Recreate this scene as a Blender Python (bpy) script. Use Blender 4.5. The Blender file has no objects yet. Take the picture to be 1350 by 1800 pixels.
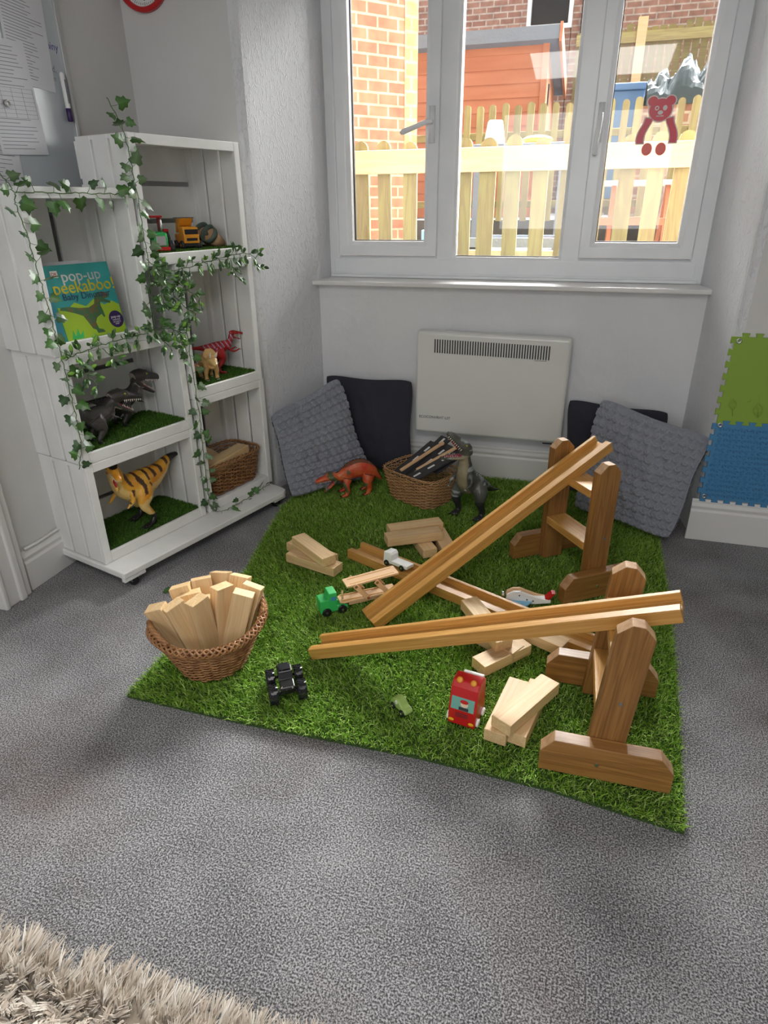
import bpy, bmesh, math, random
import numpy as np
from mathutils import Vector, Matrix, Euler, noise
R = math.radians
random.seed(7); rng = np.random.default_rng(7)
C = bpy.context.scene.collection
sc = bpy.context.scene

# ---------------------------------------------------------------- camera
F_PX = 1131.13
cd = bpy.data.cameras.new('camera'); cam = bpy.data.objects.new('camera', cd); C.objects.link(cam)
cd.sensor_fit = 'HORIZONTAL'; cd.sensor_width = 36.0; cd.lens = 36.0 * F_PX / 1350
cd.clip_start = .02; cd.clip_end = 200
r_ = Vector((.95883104, .28386358, -.00803171)); d_ = Vector((.11518647, -.41461607, -.9026769)); f_ = Vector((-.25956717, .86458949, -.430244))
cam.matrix_world = Matrix(((r_.x, -d_.x, -f_.x, 0), (r_.y, -d_.y, -f_.y, 0), (r_.z, -d_.z, -f_.z, 1.35), (0, 0, 0, 1)))
sc.camera = cam

# ---------------------------------------------------------------- light
sc.view_settings.view_transform = 'Standard'; sc.view_settings.look = 'None'
sc.view_settings.gamma = 1; sc.view_settings.use_curve_mapping = False
sc.view_settings.exposure = 0.18
W = bpy.data.worlds.new('sky'); sc.world = W; W.use_nodes = True
nt = W.node_tree; nt.nodes.clear()
_o = nt.nodes.new('ShaderNodeOutputWorld'); _b = nt.nodes.new('ShaderNodeBackground')
_t = nt.nodes.new('ShaderNodeTexCoord'); _d = nt.nodes.new('ShaderNodeVectorMath'); _d.operation = 'DOT_PRODUCT'
_d.inputs[1].default_value = Vector((.18, .70, .72)).normalized()
_m = nt.nodes.new('ShaderNodeMapRange'); _m.interpolation_type = 'SMOOTHSTEP'
_m.inputs['From Min'].default_value = .55; _m.inputs['From Max'].default_value = 1.0
_m.inputs['To Min'].default_value = 1.05; _m.inputs['To Max'].default_value = 74.0     # added glow in the unseen sky, aimed to light the room through the window
_b.inputs['Color'].default_value = (1, .985, .965, 1)
nt.links.new(_t.outputs['Generated'], _d.inputs[0]); nt.links.new(_d.outputs['Value'], _m.inputs['Value'])
nt.links.new(_m.outputs['Result'], _b.inputs['Strength']); nt.links.new(_b.outputs[0], _o.inputs['Surface'])

def light(name, kind, loc, direction, energy, color=(1, 1, 1), **kw):
    l = bpy.data.lights.new(name, kind); o = bpy.data.objects.new(name, l); C.objects.link(o)
    l.energy = energy; l.color = color; o.location = loc
    o.rotation_euler = Vector(direction).to_track_quat('-Z', 'Y').to_euler()
    for k, v in kw.items(): setattr(l, k, v)
    return o
light('sun', 'SUN', (0, -5, 8), (-.30, .50, -.85), .9, (1, .95, .86), angle=.03)
p_ = light('window_portal', 'AREA', (-.41, 3.56, 1.68), (0, -1, 0), 1, shape='RECTANGLE', size=1.8, size_y=1.3)
p_.data.cycles.is_portal = True
light('overhead_fill_light', 'AREA', (-.1, -.1, 2.52), (0, .1, -1), 38, (1, .97, .93), shape='RECTANGLE', size=1.2, size_y=1.2)  # added overhead fill panel, out of view
light('rear_fill_light', 'AREA', (-.2, -2.45, 1.7), (0, 1, -.1), 34, (.93, .96, 1), shape='RECTANGLE', size=2.0, size_y=1.3)  # added fill panel behind the camera, brightens surfaces facing it

# ---------------------------------------------------------------- materials
def mat(name, col=(.8, .8, .8), rough=.5, metal=0, spec=.5, bump=None, mix=None, coord='Object', scale=(1, 1, 1), alpha=None, emit=None, sheen=0):
    """bump=(noise scale, strength, distance); mix=(colour2, noise scale, low, high, detail)"""
    m = bpy.data.materials.new(name); m.use_nodes = True; n = m.node_tree.nodes; L = m.node_tree.links
    b = n['Principled BSDF']; b.inputs['Roughness'].default_value = rough; b.inputs['Metallic'].default_value = metal
    b.inputs['Specular IOR Level'].default_value = spec
    b.inputs['Base Color'].default_value = (*col, 1)
    if sheen: b.inputs['Sheen Weight'].default_value = sheen
    if bump or mix:
        tc = n.new('ShaderNodeTexCoord'); mp = n.new('ShaderNodeMapping'); mp.inputs['Scale'].default_value = scale
        L.new(tc.outputs[coord], mp.inputs['Vector'])
    if mix:
        c2, s, lo, hi, det = mix
        t = n.new('ShaderNodeTexNoise'); t.inputs['Scale'].default_value = s; t.inputs['Detail'].default_value = det
        r = n.new('ShaderNodeValToRGB'); r.color_ramp.elements[0].position = lo; r.color_ramp.elements[1].position = hi
        r.color_ramp.elements[0].color = (*col, 1); r.color_ramp.elements[1].color = (*c2, 1)
        L.new(mp.outputs[0], t.inputs['Vector']); L.new(t.outputs['Fac'], r.inputs['Fac']); L.new(r.outputs[0], b.inputs['Base Color'])
    if bump:
        t = n.new('ShaderNodeTexNoise'); t.inputs['Scale'].default_value = bump[0]; t.inputs['Detail'].default_value = 4
        u = n.new('ShaderNodeBump'); u.inputs['Strength'].default_value = bump[1]; u.inputs['Distance'].default_value = bump[2]
        L.new(mp.outputs[0], t.inputs['Vector']); L.new(t.outputs['Fac'], u.inputs['Height']); L.new(u.outputs[0], b.inputs['Normal'])
    return m

def wood(name, c1, c2, rough=.5, rings=26, knots=True, var=.12, spec=.35):
    """grain runs along local X"""
    m = bpy.data.materials.new(name); m.use_nodes = True; n = m.node_tree.nodes; L = m.node_tree.links
    b = n['Principled BSDF']; b.inputs['Roughness'].default_value = rough; b.inputs['Specular IOR Level'].default_value = spec
    tc = n.new('ShaderNodeTexCoord'); oi = n.new('ShaderNodeObjectInfo')
    ad = n.new('ShaderNodeVectorMath'); ad.operation = 'ADD'
    sc_ = n.new('ShaderNodeVectorMath'); sc_.operation = 'SCALE'; sc_.inputs['Scale'].default_value = 7
    cb = n.new('ShaderNodeCombineXYZ')
    for i in range(3): L.new(oi.outputs['Random'], cb.inputs[i])
    L.new(cb.outputs[0], sc_.inputs[0]); L.new(tc.outputs['Object'], ad.inputs[0]); L.new(sc_.outputs[0], ad.inputs[1])
    mp = n.new('ShaderNodeMapping'); mp.inputs['Scale'].default_value = (1.2, rings, rings); L.new(ad.outputs[0], mp.inputs[0])
    t = n.new('ShaderNodeTexNoise'); t.inputs['Scale'].default_value = 1.6; t.inputs['Detail'].default_value = 3; t.inputs['Distortion'].default_value = .8
    L.new(mp.outputs[0], t.inputs[0])
    w = n.new('ShaderNodeMath'); w.operation = 'MULTIPLY'; w.inputs[1].default_value = 22; L.new(t.outputs['Fac'], w.inputs[0])
    s = n.new('ShaderNodeMath'); s.operation = 'SINE'; L.new(w.outputs[0], s.inputs[0])
    mr = n.new('ShaderNodeMapRange'); mr.inputs['From Min'].default_value = -1; mr.inputs['To Min'].default_value = 0; L.new(s.outputs[0], mr.inputs[0])
    mp2 = n.new('ShaderNodeMapping'); mp2.inputs['Scale'].default_value = (6, 300, 300); L.new(ad.outputs[0], mp2.inputs[0])
    t2 = n.new('ShaderNodeTexNoise'); t2.inputs['Scale'].default_value = 1; t2.inputs['Detail'].default_value = 2; L.new(mp2.outputs[0], t2.inputs[0])
    a = n.new('ShaderNodeMath'); a.operation = 'MULTIPLY_ADD'; a.inputs[1].default_value = .30; L.new(mr.outputs[0], a.inputs[0]); 
    b2 = n.new('ShaderNodeMath'); b2.operation = 'MULTIPLY'; b2.inputs[1].default_value = .75; L.new(t2.outputs['Fac'], b2.inputs[0]); L.new(b2.outputs[0], a.inputs[2])
    r = n.new('ShaderNodeValToRGB'); r.color_ramp.elements[0].position = .2; r.color_ramp.elements[1].position = .8
    r.color_ramp.elements[0].color = (*c1, 1); r.color_ramp.elements[1].color = (*c2, 1); L.new(a.outputs[0], r.inputs[0])
    h = n.new('ShaderNodeHueSaturation'); L.new(r.outputs[0], h.inputs['Color'])
    v = n.new('ShaderNodeMapRange'); v.inputs['To Min'].default_value = 1 - var; v.inputs['To Max'].default_value = 1 + var
    L.new(oi.outputs['Random'], v.inputs[0]); L.new(v.outputs[0], h.inputs['Value'])
    L.new(h.outputs[0], b.inputs['Base Color'])
    u = n.new('ShaderNodeBump'); u.inputs['Strength'].default_value = .15; u.inputs['Distance'].default_value = .002
    L.new(a.outputs[0], u.inputs['Height']); L.new(u.outputs[0], b.inputs['Normal'])
    return m

def brick(name, c1, c2, mortar, bw=.215, bh=.075, gap=.01):
    m = bpy.data.materials.new(name); m.use_nodes = True; n = m.node_tree.nodes; L = m.node_tree.links
    b = n['Principled BSDF']; b.inputs['Roughness'].default_value = .9
    tc = n.new('ShaderNodeTexCoord'); sp = n.new('ShaderNodeSeparateXYZ'); cb = n.new('ShaderNodeCombineXYZ')
    L.new(tc.outputs['Object'], sp.inputs[0]); L.new(sp.outputs['X'], cb.inputs['X']); L.new(sp.outputs['Z'], cb.inputs['Y'])
    t = n.new('ShaderNodeTexBrick'); t.inputs['Scale'].default_value = 1; t.inputs['Brick Width'].default_value = bw; t.inputs['Row Height'].default_value = bh
    t.inputs['Mortar Size'].default_value = gap; t.inputs['Color1'].default_value = (*c1, 1); t.inputs['Color2'].default_value = (*c2, 1); t.inputs['Mortar'].default_value = (*mortar, 1)
    t.inputs['Mortar Smooth'].default_value = .3
    no = n.new('ShaderNodeTexNoise'); no.inputs['Scale'].default_value = 9; no.inputs['Detail'].default_value = 5; L.new(tc.outputs['Object'], no.inputs[0])
    mx = n.new('ShaderNodeMixRGB'); mx.blend_type = 'OVERLAY'; mx.inputs[0].default_value = .7
    L.new(cb.outputs[0], t.inputs['Vector']); L.new(t.outputs['Color'], mx.inputs[1]); L.new(no.outputs['Fac'], mx.inputs[2]); L.new(mx.outputs[0], b.inputs['Base Color'])
    return m

def attr_mat(name, rough=.5, spec=.4, bump=None, sheen=0, trans=0, nm='Col'):
    m = bpy.data.materials.new(name); m.use_nodes = True; n = m.node_tree.nodes; L = m.node_tree.links
    b = n['Principled BSDF']; b.inputs['Roughness'].default_value = rough; b.inputs['Specular IOR Level'].default_value = spec
    b.inputs['Sheen Weight'].default_value = sheen
    a = n.new('ShaderNodeAttribute'); a.attribute_name = nm; L.new(a.outputs['Color'], b.inputs['Base Color'])
    if bump:
        tc = n.new('ShaderNodeTexCoord')
        t = n.new('ShaderNodeTexVoronoi'); t.inputs['Scale'].default_value = bump[0]
        u = n.new('ShaderNodeBump'); u.inputs['Strength'].default_value = bump[1]; u.inputs['Distance'].default_value = bump[2]
        L.new(tc.outputs['Object'], t.inputs['Vector']); L.new(t.outputs['Distance'], u.inputs['Height']); L.new(u.outputs[0], b.inputs['Normal'])
    return m

M = {}
M['wall'] = mat('white_paint_wall', (.66, .655, .64), .85, bump=(14, .25, .01), mix=((.60, .59, .57), 2.5, .35, .75, 3))
M['wallback'] = mat('white_paint_patched', (.70, .70, .71), .8, bump=(9, .5, .02), mix=((.66, .66, .68), 3, .4, .7, 3))
def _woodchip():
    m = mat('textured_white_paper', (.72, .725, .75), .75); n = m.node_tree.nodes; L = m.node_tree.links
    tc = n.new('ShaderNodeTexCoord'); mp = n.new('ShaderNodeMapping'); mp.inputs['Scale'].default_value = (75, 75, 34); L.new(tc.outputs['Object'], mp.inputs[0])
    t = n.new('ShaderNodeTexNoise'); t.inputs['Scale'].default_value = 1; t.inputs['Detail'].default_value = 3; t.inputs['Distortion'].default_value = 1.2; L.new(mp.outputs[0], t.inputs[0])
    r = n.new('ShaderNodeMapRange'); r.inputs['From Min'].default_value = .52; r.inputs['From Max'].default_value = .66; L.new(t.outputs['Fac'], r.inputs[0])
    u = n.new('ShaderNodeBump'); u.inputs['Strength'].default_value = .7; u.inputs['Distance'].default_value = .004
    L.new(r.outputs[0], u.inputs['Height']); L.new(u.outputs[0], n['Principled BSDF'].inputs['Normal']); return m
M['chip'] = _woodchip()
M['trimw'] = mat('gloss_white_trim', (.70, .69, .67), .4, bump=(20, .1, .003))
M['upvc'] = mat('white_upvc', (.84, .85, .86), .25, mix=((.78, .79, .81), 5, .45, .8, 2))
M['white'] = mat('white_painted_wood', (.80, .80, .78), .5, bump=(30, .15, .002), mix=((.72, .715, .69), 9, .4, .8, 4))
M['black'] = mat('black_rubber', (.015, .015, .017), .5)
M['gloss_black'] = mat('glossy_black_plastic', (.012, .012, .014), .22)
M['silver'] = mat('zinc_metal', (.6, .6, .6), .3, metal=1)
M['dark'] = mat('dark_recess', (.03, .03, .03), .8)
M['heater'] = mat('enamel_white', (.70, .70, .67), .28, mix=((.62, .61, .56), 2.2, .5, .85, 2))
M['red'] = mat('red_paint', (.50, .012, .014), .28); M['yellow'] = mat('yellow_paint', (.80, .45, .02), .35)
M['blue'] = mat('light_blue_paint', (.25, .55, .78), .35); M['teal'] = mat('teal_print', (.15, .38, .32), .35)
M['green_toy'] = mat('green_paint', (.03, .42, .10), .4); M['olive'] = mat('pale_green_paint', (.30, .44, .12), .4)
M['whitetoy'] = mat('white_toy_paint', (.78, .78, .76), .4); M['amber'] = mat('amber_orange', (.75, .30, .02), .4)
M['ink'] = mat('black_ink', (.03, .03, .035), .7); M['purple'] = mat('purple_ink', (.08, .03, .25), .6); M['purplecap'] = mat('purple_cap', (.035, .012, .09), .4)
M['paper'] = mat('white_paper', (.66, .66, .69), .8); M['greyink'] = mat('grey_ink', (.22, .22, .25), .8)
M['board'] = mat('whiteboard_surface', (.50, .54, .56), .2, mix=((.44, .48, .51), 3, .4, .8, 3))
M['alu'] = mat('aluminium_frame', (.55, .55, .54), .35, metal=.8)
M['pine'] = wood('pale_pine', (.62, .40, .19), (.76, .55, .31), .5, var=.1)
M['stain'] = wood('golden_stained_pine', (.42, .20, .042), (.60, .33, .095), .35, rings=34, var=.08, spec=.5)
M['stain2'] = wood('brown_stained_pine', (.19, .082, .020), (.35, .17, .05), .38, rings=26, var=.12, spec=.5)
M['endgrain'] = mat('worn_chamfer_wood', (.44, .27, .14), .6, mix=((.33, .18, .08), 60, .4, .7, 3))
M['beech'] = wood('beech_ply', (.66, .40, .21), (.75, .50, .29), .45, var=.05)
M['picket'] = wood('weathered_green_timber', (.22, .165, .09), (.31, .285, .12), .85, rings=12, var=.25)
M['rail'] = wood('new_pine_rail', (.56, .42, .22), (.66, .51, .30), .7, rings=10, var=.05)
M['shed'] = mat('orange_stained_shiplap', (.50, .21, .12), .8, mix=((.40, .15, .08), 1.2, .3, .7, 4), scale=(1, 1, 6))
M['felt'] = mat('grey_roof_felt', (.20, .23, .27), .9, bump=(60, .4, .01))
M['brick'] = brick('red_brick', (.58, .20, .11), (.40, .14, .08), (.50, .40, .25), .185, .082, .009)
M['quoin'] = brick('yellow_brick', (.55, .40, .15), (.48, .32, .14), (.45, .38, .25), .12, .098, .012)
M['brick2'] = brick('brown_brick', (.26, .13, .10), (.36, .20, .15), (.42, .35, .30), .23, .085, .012)
M['ground'] = mat('paved_yard', (.07, .07, .075), .9, mix=((.12, .115, .11), 3, .4, .6, 3))
M['wicker'] = mat('brown_willow', (.19, .075, .025), .42, mix=((.46, .23, .09), 40, .3, .75, 3))
M['wicker2'] = mat('honey_willow', (.38, .20, .085), .45, mix=((.54, .31, .14), 40, .3, .75, 3))
M['tarmac'] = mat('black_track_board', (.035, .033, .035), .6)
M['fabric_dark'] = mat('charcoal_cotton', (.028, .028, .040), .95, bump=(500, .3, .001), mix=((.03, .03, .042), 5, .4, .7, 2))
M['fabric_grey'] = mat('grey_plush', (.21, .22, .255), .95, bump=(300, .4, .0012), mix=((.28, .29, .33), 260, .35, .7, 3), sheen=.2)
M['terracotta'] = mat('kraft_brown', (.52, .32, .17), .7); M['greengrey'] = mat('grey_green_paint', (.10, .14, .11), .6)
M['mat_green'] = mat('green_foam', (.24, .38, .045), .7, bump=(300, .2, .001)); M['mat_blue'] = mat('blue_foam', (.06, .22, .42), .7, bump=(300, .2, .001))
M['glassy'] = None
def _carpet():
    m = bpy.data.materials.new('grey_heather_carpet'); m.use_nodes = True; n = m.node_tree.nodes; L = m.node_tree.links
    b = n['Principled BSDF']; b.inputs['Roughness'].default_value = 1; b.inputs['Specular IOR Level'].default_value = .1; b.inputs['Sheen Weight'].default_value = .15
    tc = n.new('ShaderNodeTexCoord'); t = n.new('ShaderNodeTexNoise'); t.inputs['Scale'].default_value = 250; t.inputs['Detail'].default_value = 3; t.inputs['Roughness'].default_value = .65
    L.new(tc.outputs['Object'], t.inputs[0])
    t3 = n.new('ShaderNodeTexNoise'); t3.inputs['Scale'].default_value = 4; t3.inputs['Detail'].default_value = 4; L.new(tc.outputs['Object'], t3.inputs[0])
    ad = n.new('ShaderNodeMath'); ad.operation = 'MULTIPLY_ADD'; ad.inputs[1].default_value = .16; L.new(t3.outputs['Fac'], ad.inputs[0]); L.new(t.outputs['Fac'], ad.inputs[2])
    r = n.new('ShaderNodeValToRGB'); e = r.color_ramp.elements; e[0].position = .46; e[1].position = .68
    e[0].color = (.040, .039, .042, 1); e[1].color = (.46, .455, .465, 1); k = e.new(.57); k.color = (.16, .157, .163, 1)
    L.new(ad.outputs[0], r.inputs[0])
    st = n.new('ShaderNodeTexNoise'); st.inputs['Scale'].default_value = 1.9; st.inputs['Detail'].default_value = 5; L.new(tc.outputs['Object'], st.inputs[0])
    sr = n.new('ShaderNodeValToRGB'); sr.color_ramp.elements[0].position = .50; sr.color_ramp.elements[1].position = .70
    sr.color_ramp.elements[0].color = (1, 1, 1, 1); sr.color_ramp.elements[1].color = (.68, .60, .56, 1); L.new(st.outputs['Fac'], sr.inputs[0])      # random darker brownish patches
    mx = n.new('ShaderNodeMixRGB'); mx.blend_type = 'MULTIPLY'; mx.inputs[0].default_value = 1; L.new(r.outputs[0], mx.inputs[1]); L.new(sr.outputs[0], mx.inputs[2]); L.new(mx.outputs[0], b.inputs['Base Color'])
    u = n.new('ShaderNodeBump'); u.inputs['Strength'].default_value = .9; u.inputs['Distance'].default_value = .005
    L.new(t.outputs['Fac'], u.inputs['Height']); L.new(u.outputs[0], b.inputs['Normal']); return m
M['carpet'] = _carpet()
def _glass():
    m = bpy.data.materials.new('window_glass'); m.use_nodes = True; n = m.node_tree.nodes; L = m.node_tree.links; n.clear()
    o = n.new('ShaderNodeOutputMaterial'); mx = n.new('ShaderNodeMixShader'); t = n.new('ShaderNodeBsdfTransparent'); g = n.new('ShaderNodeBsdfGlossy'); fr = n.new('ShaderNodeFresnel')
    g.inputs['Roughness'].default_value = .02; fr.inputs['IOR'].default_value = 1.45; t.inputs['Color'].default_value = (.97, .98, .98, 1)
    L.new(fr.outputs[0], mx.inputs[0]); L.new(t.outputs[0], mx.inputs[1]); L.new(g.outputs[0], mx.inputs[2]); L.new(mx.outputs[0], o.inputs[0]); return m
M['glassy'] = _glass()
M['grass'] = attr_mat('turf_blades', .55, .3); M['shag'] = attr_mat('shaggy_pile', .9, .1, sheen=.3)
M['turfbase'] = mat('turf_backing', (.03, .07, .012), .9, bump=(250, 1, .01), mix=((.06, .13, .02), 200, .4, .6, 2))
M['skin'] = attr_mat('moulded_dinosaur_skin', .38, .5, bump=(120, .5, .002))
M['skinraptor'] = attr_mat('smooth_dinosaur_skin', .3, .5, bump=(200, .25, .001))
M['leaf'] = attr_mat('ivy_leaf', .35, .5); M['stem'] = mat('green_vine_stem', (.06, .14, .03), .5)
M['mouth'] = mat('mouth_pink', (.30, .03, .06), .4); M['mouthred'] = mat('mouth_red', (.45, .02, .015), .4); M['tooth'] = mat('ivory_tooth', (.75, .72, .62), .4); M['eye'] = mat('yellow_eye', (.35, .36, .05), .2)

# ---------------------------------------------------------------- mesh builder
class MB:
    def __init__(s): s.v = []; s.f = []; s.m = []
    def add(s, vs, fs, mi=0, T=None):
        k = len(s.v)
        s.v += [tuple(T @ Vector(p)) if T is not None else tuple(p) for p in vs]
        s.f += [tuple(i + k for i in q) for q in fs]; s.m += [mi] * len(fs); return s
    def box(s, c, d, mi=0, T=None, R=None):
        x, y, z = [q / 2 for q in d]; vs = [Vector((a * x, b * y, e * z)) for a in (-1, 1) for b in (-1, 1) for e in (-1, 1)]
        if R is not None: vs = [R @ p for p in vs]
        vs = [p + Vector(c) for p in vs]
        return s.add(vs, [(0, 1, 3, 2), (4, 6, 7, 5), (0, 4, 5, 1), (2, 3, 7, 6), (0, 2, 6, 4), (1, 5, 7, 3)], mi, T)
    def prism(s, poly, a0, a1, axis='z', mi=0, T=None, side_mi=None):
        """poly in the other two axes: z->(x,y), y->(x,z), x->(y,z)"""
        def P(p, a): return {'z': (p[0], p[1], a), 'y': (p[0], a, p[1]), 'x': (a, p[0], p[1])}[axis]
        n = len(poly); vs = [P(p, a0) for p in poly] + [P(p, a1) for p in poly]
        s.add(vs, [tuple(range(n))[::-1], tuple(range(n, 2 * n))], mi, T)
        k = len(s.v) - 2 * n
        for i in range(n):
            s.f.append((k + i, k + (i + 1) % n, k + n + (i + 1) % n, k + n + i)); s.m.append(side_mi[i] if side_mi else mi)
        return s
    def tube(s, pts, r, n=6, mi=0, T=None, closed=False, cap=True):
        pts = [Vector(p) for p in pts]; N = len(pts); vs = []; rr = r if hasattr(r, '__len__') else [r] * N; prev = None
        for i in range(N):
            if closed: t = pts[(i + 1) % N] - pts[i - 1]
            else: t = pts[min(i + 1, N - 1)] - pts[max(i - 1, 0)]
            if t.length < 1e-9: t = Vector((0, 0, 1))
            t.normalize()
            if prev is None: a = t.orthogonal().normalized()
            else:
                a = prev - t * prev.dot(t); a = a.normalized() if a.length > 1e-6 else t.orthogonal().normalized()
            prev = a; b = t.cross(a)
            for k in range(n):
                w = 2 * math.pi * k / n; vs.append(pts[i] + (a * math.cos(w) + b * math.sin(w)) * rr[i])
        fs = []
        for i in range(N if closed else N - 1):
            j = (i + 1) % N
            for k in range(n): fs.append((i * n + k, i * n + (k + 1) % n, j * n + (k + 1) % n, j * n + k))
        if cap and not closed: fs += [tuple(range(n))[::-1], tuple(range((N - 1) * n, N * n))]
        return s.add(vs, fs, mi, T)
    def lathe(s, prof, n=24, mi=0, T=None, ring=False):
        """prof [(r,z)] about local z"""
        vs = [(r * math.cos(2 * math.pi * k / n), r * math.sin(2 * math.pi * k / n), z) for r, z in prof for k in range(n)]
        fs = [(i * n + k, i * n + (k + 1) % n, (i + 1) * n + (k + 1) % n, (i + 1) * n + k) for i in range(len(prof) - 1) for k in range(n)]
        if ring: q = (len(prof) - 1) * n; fs += [(q + k, q + (k + 1) % n, (k + 1) % n, k) for k in range(n)]
        else: fs += [tuple(range(n))[::-1], tuple(range((len(prof) - 1) * n, len(prof) * n))]
        return s.add(vs, fs, mi, T)
    def ball(s, c, r, mi=0, n=12, T=None):
        r = r if hasattr(r, '__len__') else (r, r, r)
        vs = [(c[0] + r[0] * math.sin(math.pi * i / n) * math.cos(2 * math.pi * k / n), c[1] + r[1] * math.sin(math.pi * i / n) * math.sin(2 * math.pi * k / n), c[2] + r[2] * math.cos(math.pi * i / n)) for i in range(n + 1) for k in range(n)]
        fs = [(i * n + k, i * n + (k + 1) % n, (i + 1) * n + (k + 1) % n, (i + 1) * n + k) for i in range(n) for k in range(n)]
        return s.add(vs, fs, mi, T)
    def cone(s, c, tip, r, n=6, mi=0, T=None):
        c = Vector(c); tip = Vector(tip); return s.tube([c, c.lerp(tip, .5), tip], [r, r * .62, r * .04], n, mi, T)
    def build(s, name, mats, parent=None, smooth=False, bevel=0, seg=2, T=None):
        me = bpy.data.meshes.new(name); me.from_pydata(s.v, [], s.f); me.update()
        for m in (mats if isinstance(mats, (list, tuple)) else [mats]): me.materials.append(M[m] if isinstance(m, str) else m)
        me.polygons.foreach_set('material_index', s.m)
        bm = bmesh.new(); bm.from_mesh(me); bmesh.ops.recalc_face_normals(bm, faces=bm.faces); bm.to_mesh(me); bm.free()
        if smooth: me.polygons.foreach_set('use_smooth', [True] * len(me.polygons))
        o = bpy.data.objects.new(name, me); C.objects.link(o)
        if parent: o.parent = parent
        if T is not None: o.matrix_local = T
        if bevel:
            b = o.modifiers.new('bevel', 'BEVEL'); b.width = bevel; b.segments = seg; b.limit_method = 'ANGLE'; b.angle_limit = R(35)
        return o
def TR(loc=(0, 0, 0), rz=0, rx=0, ry=0): return Matrix.Translation(loc) @ Euler((rx, ry, rz)).to_matrix().to_4x4()
def tag(o, label, cat, group=None, kind=None):
    o['label'] = label; o['category'] = cat
    if group: o['group'] = group
    if kind: o['kind'] = kind
    return o
def struct(o): o['kind'] = 'structure'; return o
def thing(name, label, cat, loc=(0, 0, 0), rz=0, group=None, rx=0, ry=0):
    o = bpy.data.objects.new(name, None); C.objects.link(o); o.location = loc; o.rotation_euler = (rx, ry, rz); o.empty_display_size = .05
    return tag(o, label, cat, group)
def text(body, size, mt, parent, T, name='lettering', ext=.0004, align='CENTER', sx=1.0):
    cu = bpy.data.curves.new(name, 'FONT'); cu.body = body; cu.size = size; cu.extrude = ext; cu.align_x = align; cu.align_y = 'CENTER'; cu.resolution_u = 3
    o = bpy.data.objects.new(name, cu); C.objects.link(o)
    dg = bpy.context.evaluated_depsgraph_get(); me = bpy.data.meshes.new_from_object(o.evaluated_get(dg)); bpy.data.objects.remove(o)
    me.materials.clear(); me.materials.append(M[mt]); o = bpy.data.objects.new(name, me); C.objects.link(o); o.parent = parent; o.matrix_local = T @ Matrix.Diagonal((sx, 1, 1, 1))
    return o
def catmull(P, k=6):
    P = [np.array(p, float) for p in P]; out = []
    for i in range(len(P) - 1):
        a, b, c, d = P[max(i - 1, 0)], P[i], P[i + 1], P[min(i + 2, len(P) - 1)]
        for j in range(k):
            t = j / k; out.append(.5 * (2 * b + (c - a) * t + (2 * a - 5 * b + 4 * c - d) * t * t + (3 * b - a - 3 * c + d) * t ** 3))
    out.append(P[-1]); return out
# ================================================================ THE ROOM
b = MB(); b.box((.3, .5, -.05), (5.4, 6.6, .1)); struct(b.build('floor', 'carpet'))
b = MB(); b.box((.3, .5, 2.65), (5.4, 6.6, .1)); struct(b.build('ceiling', 'wall'))
b = MB(); b.box((-2.055, 2.57, 1.3), (.2, 2.12, 2.6)); b.box((-2.055, -.95, 1.3), (.2, 3.3, 2.6)); b.box((-2.055, 1.1, 2.35), (.2, .82, .5)); struct(b.build('wall_left', 'wall'))
b = MB(); b.box((2.7, .5, 1.3), (.2, 6.6, 2.6)); struct(b.build('wall_right', 'wall'))
b = MB(); b.box((.3, -2.7, 1.3), (5.0, .2, 2.6)); struct(b.build('wall_rear', 'wall'))
Lp = [(-1.955, 2.83), (-1.475, 2.83), (-1.455, 2.835), (-1.438, 2.848), (-1.43, 2.87), (-1.325, 3.28), (-1.318, 3.62), (-1.955, 3.62)]
b = MB(); b.prism(Lp, 0, 2.6, 'z', 0, side_mi=[0, 1, 1, 1, 1, 1, 2, 0]); struct(b.build('wall_beside_window', ['wall', 'chip', 'brick2']))
Rp = [(.61, 2.83), (.592, 2.836), (.58, 2.85), (.575, 2.87), (.528, 3.28), (.50, 3.62), (2.6, 3.62), (2.6, 2.83)]
b = MB(); b.prism(Rp, 0, 2.6, 'z', 0, side_mi=[1, 1, 1, 1, 1, 2, 0, 0]); struct(b.build('wall_window_right', ['wall', 'chip', 'brick2']))
b = MB(); b.prism([(-1.33, 3.28), (.532, 3.28), (.50, 3.62), (-1.32, 3.62)], 0, .983, 'z', side_mi=[0, 0, 1, 0]); struct(b.build('wall_under_window', ['wallback', 'brick2']))
b = MB(); b.prism([(-1.44, 2.83), (.585, 2.83), (.50, 3.62), (-1.32, 3.62)], 2.36, 2.6, 'z', side_mi=[0, 0, 1, 0]); struct(b.build('wall_lintel', ['chip', 'brick2']))
# sill
b = MB(); b.prism([(-1.352, 3.225), (.534, 3.225), (.536, 3.29), (.50, 3.50), (-1.318, 3.50), (-1.352, 3.29)], .984, 1.006, 'z'); struct(b.build('trim_1', 'trimw', bevel=.006, seg=3))
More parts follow.
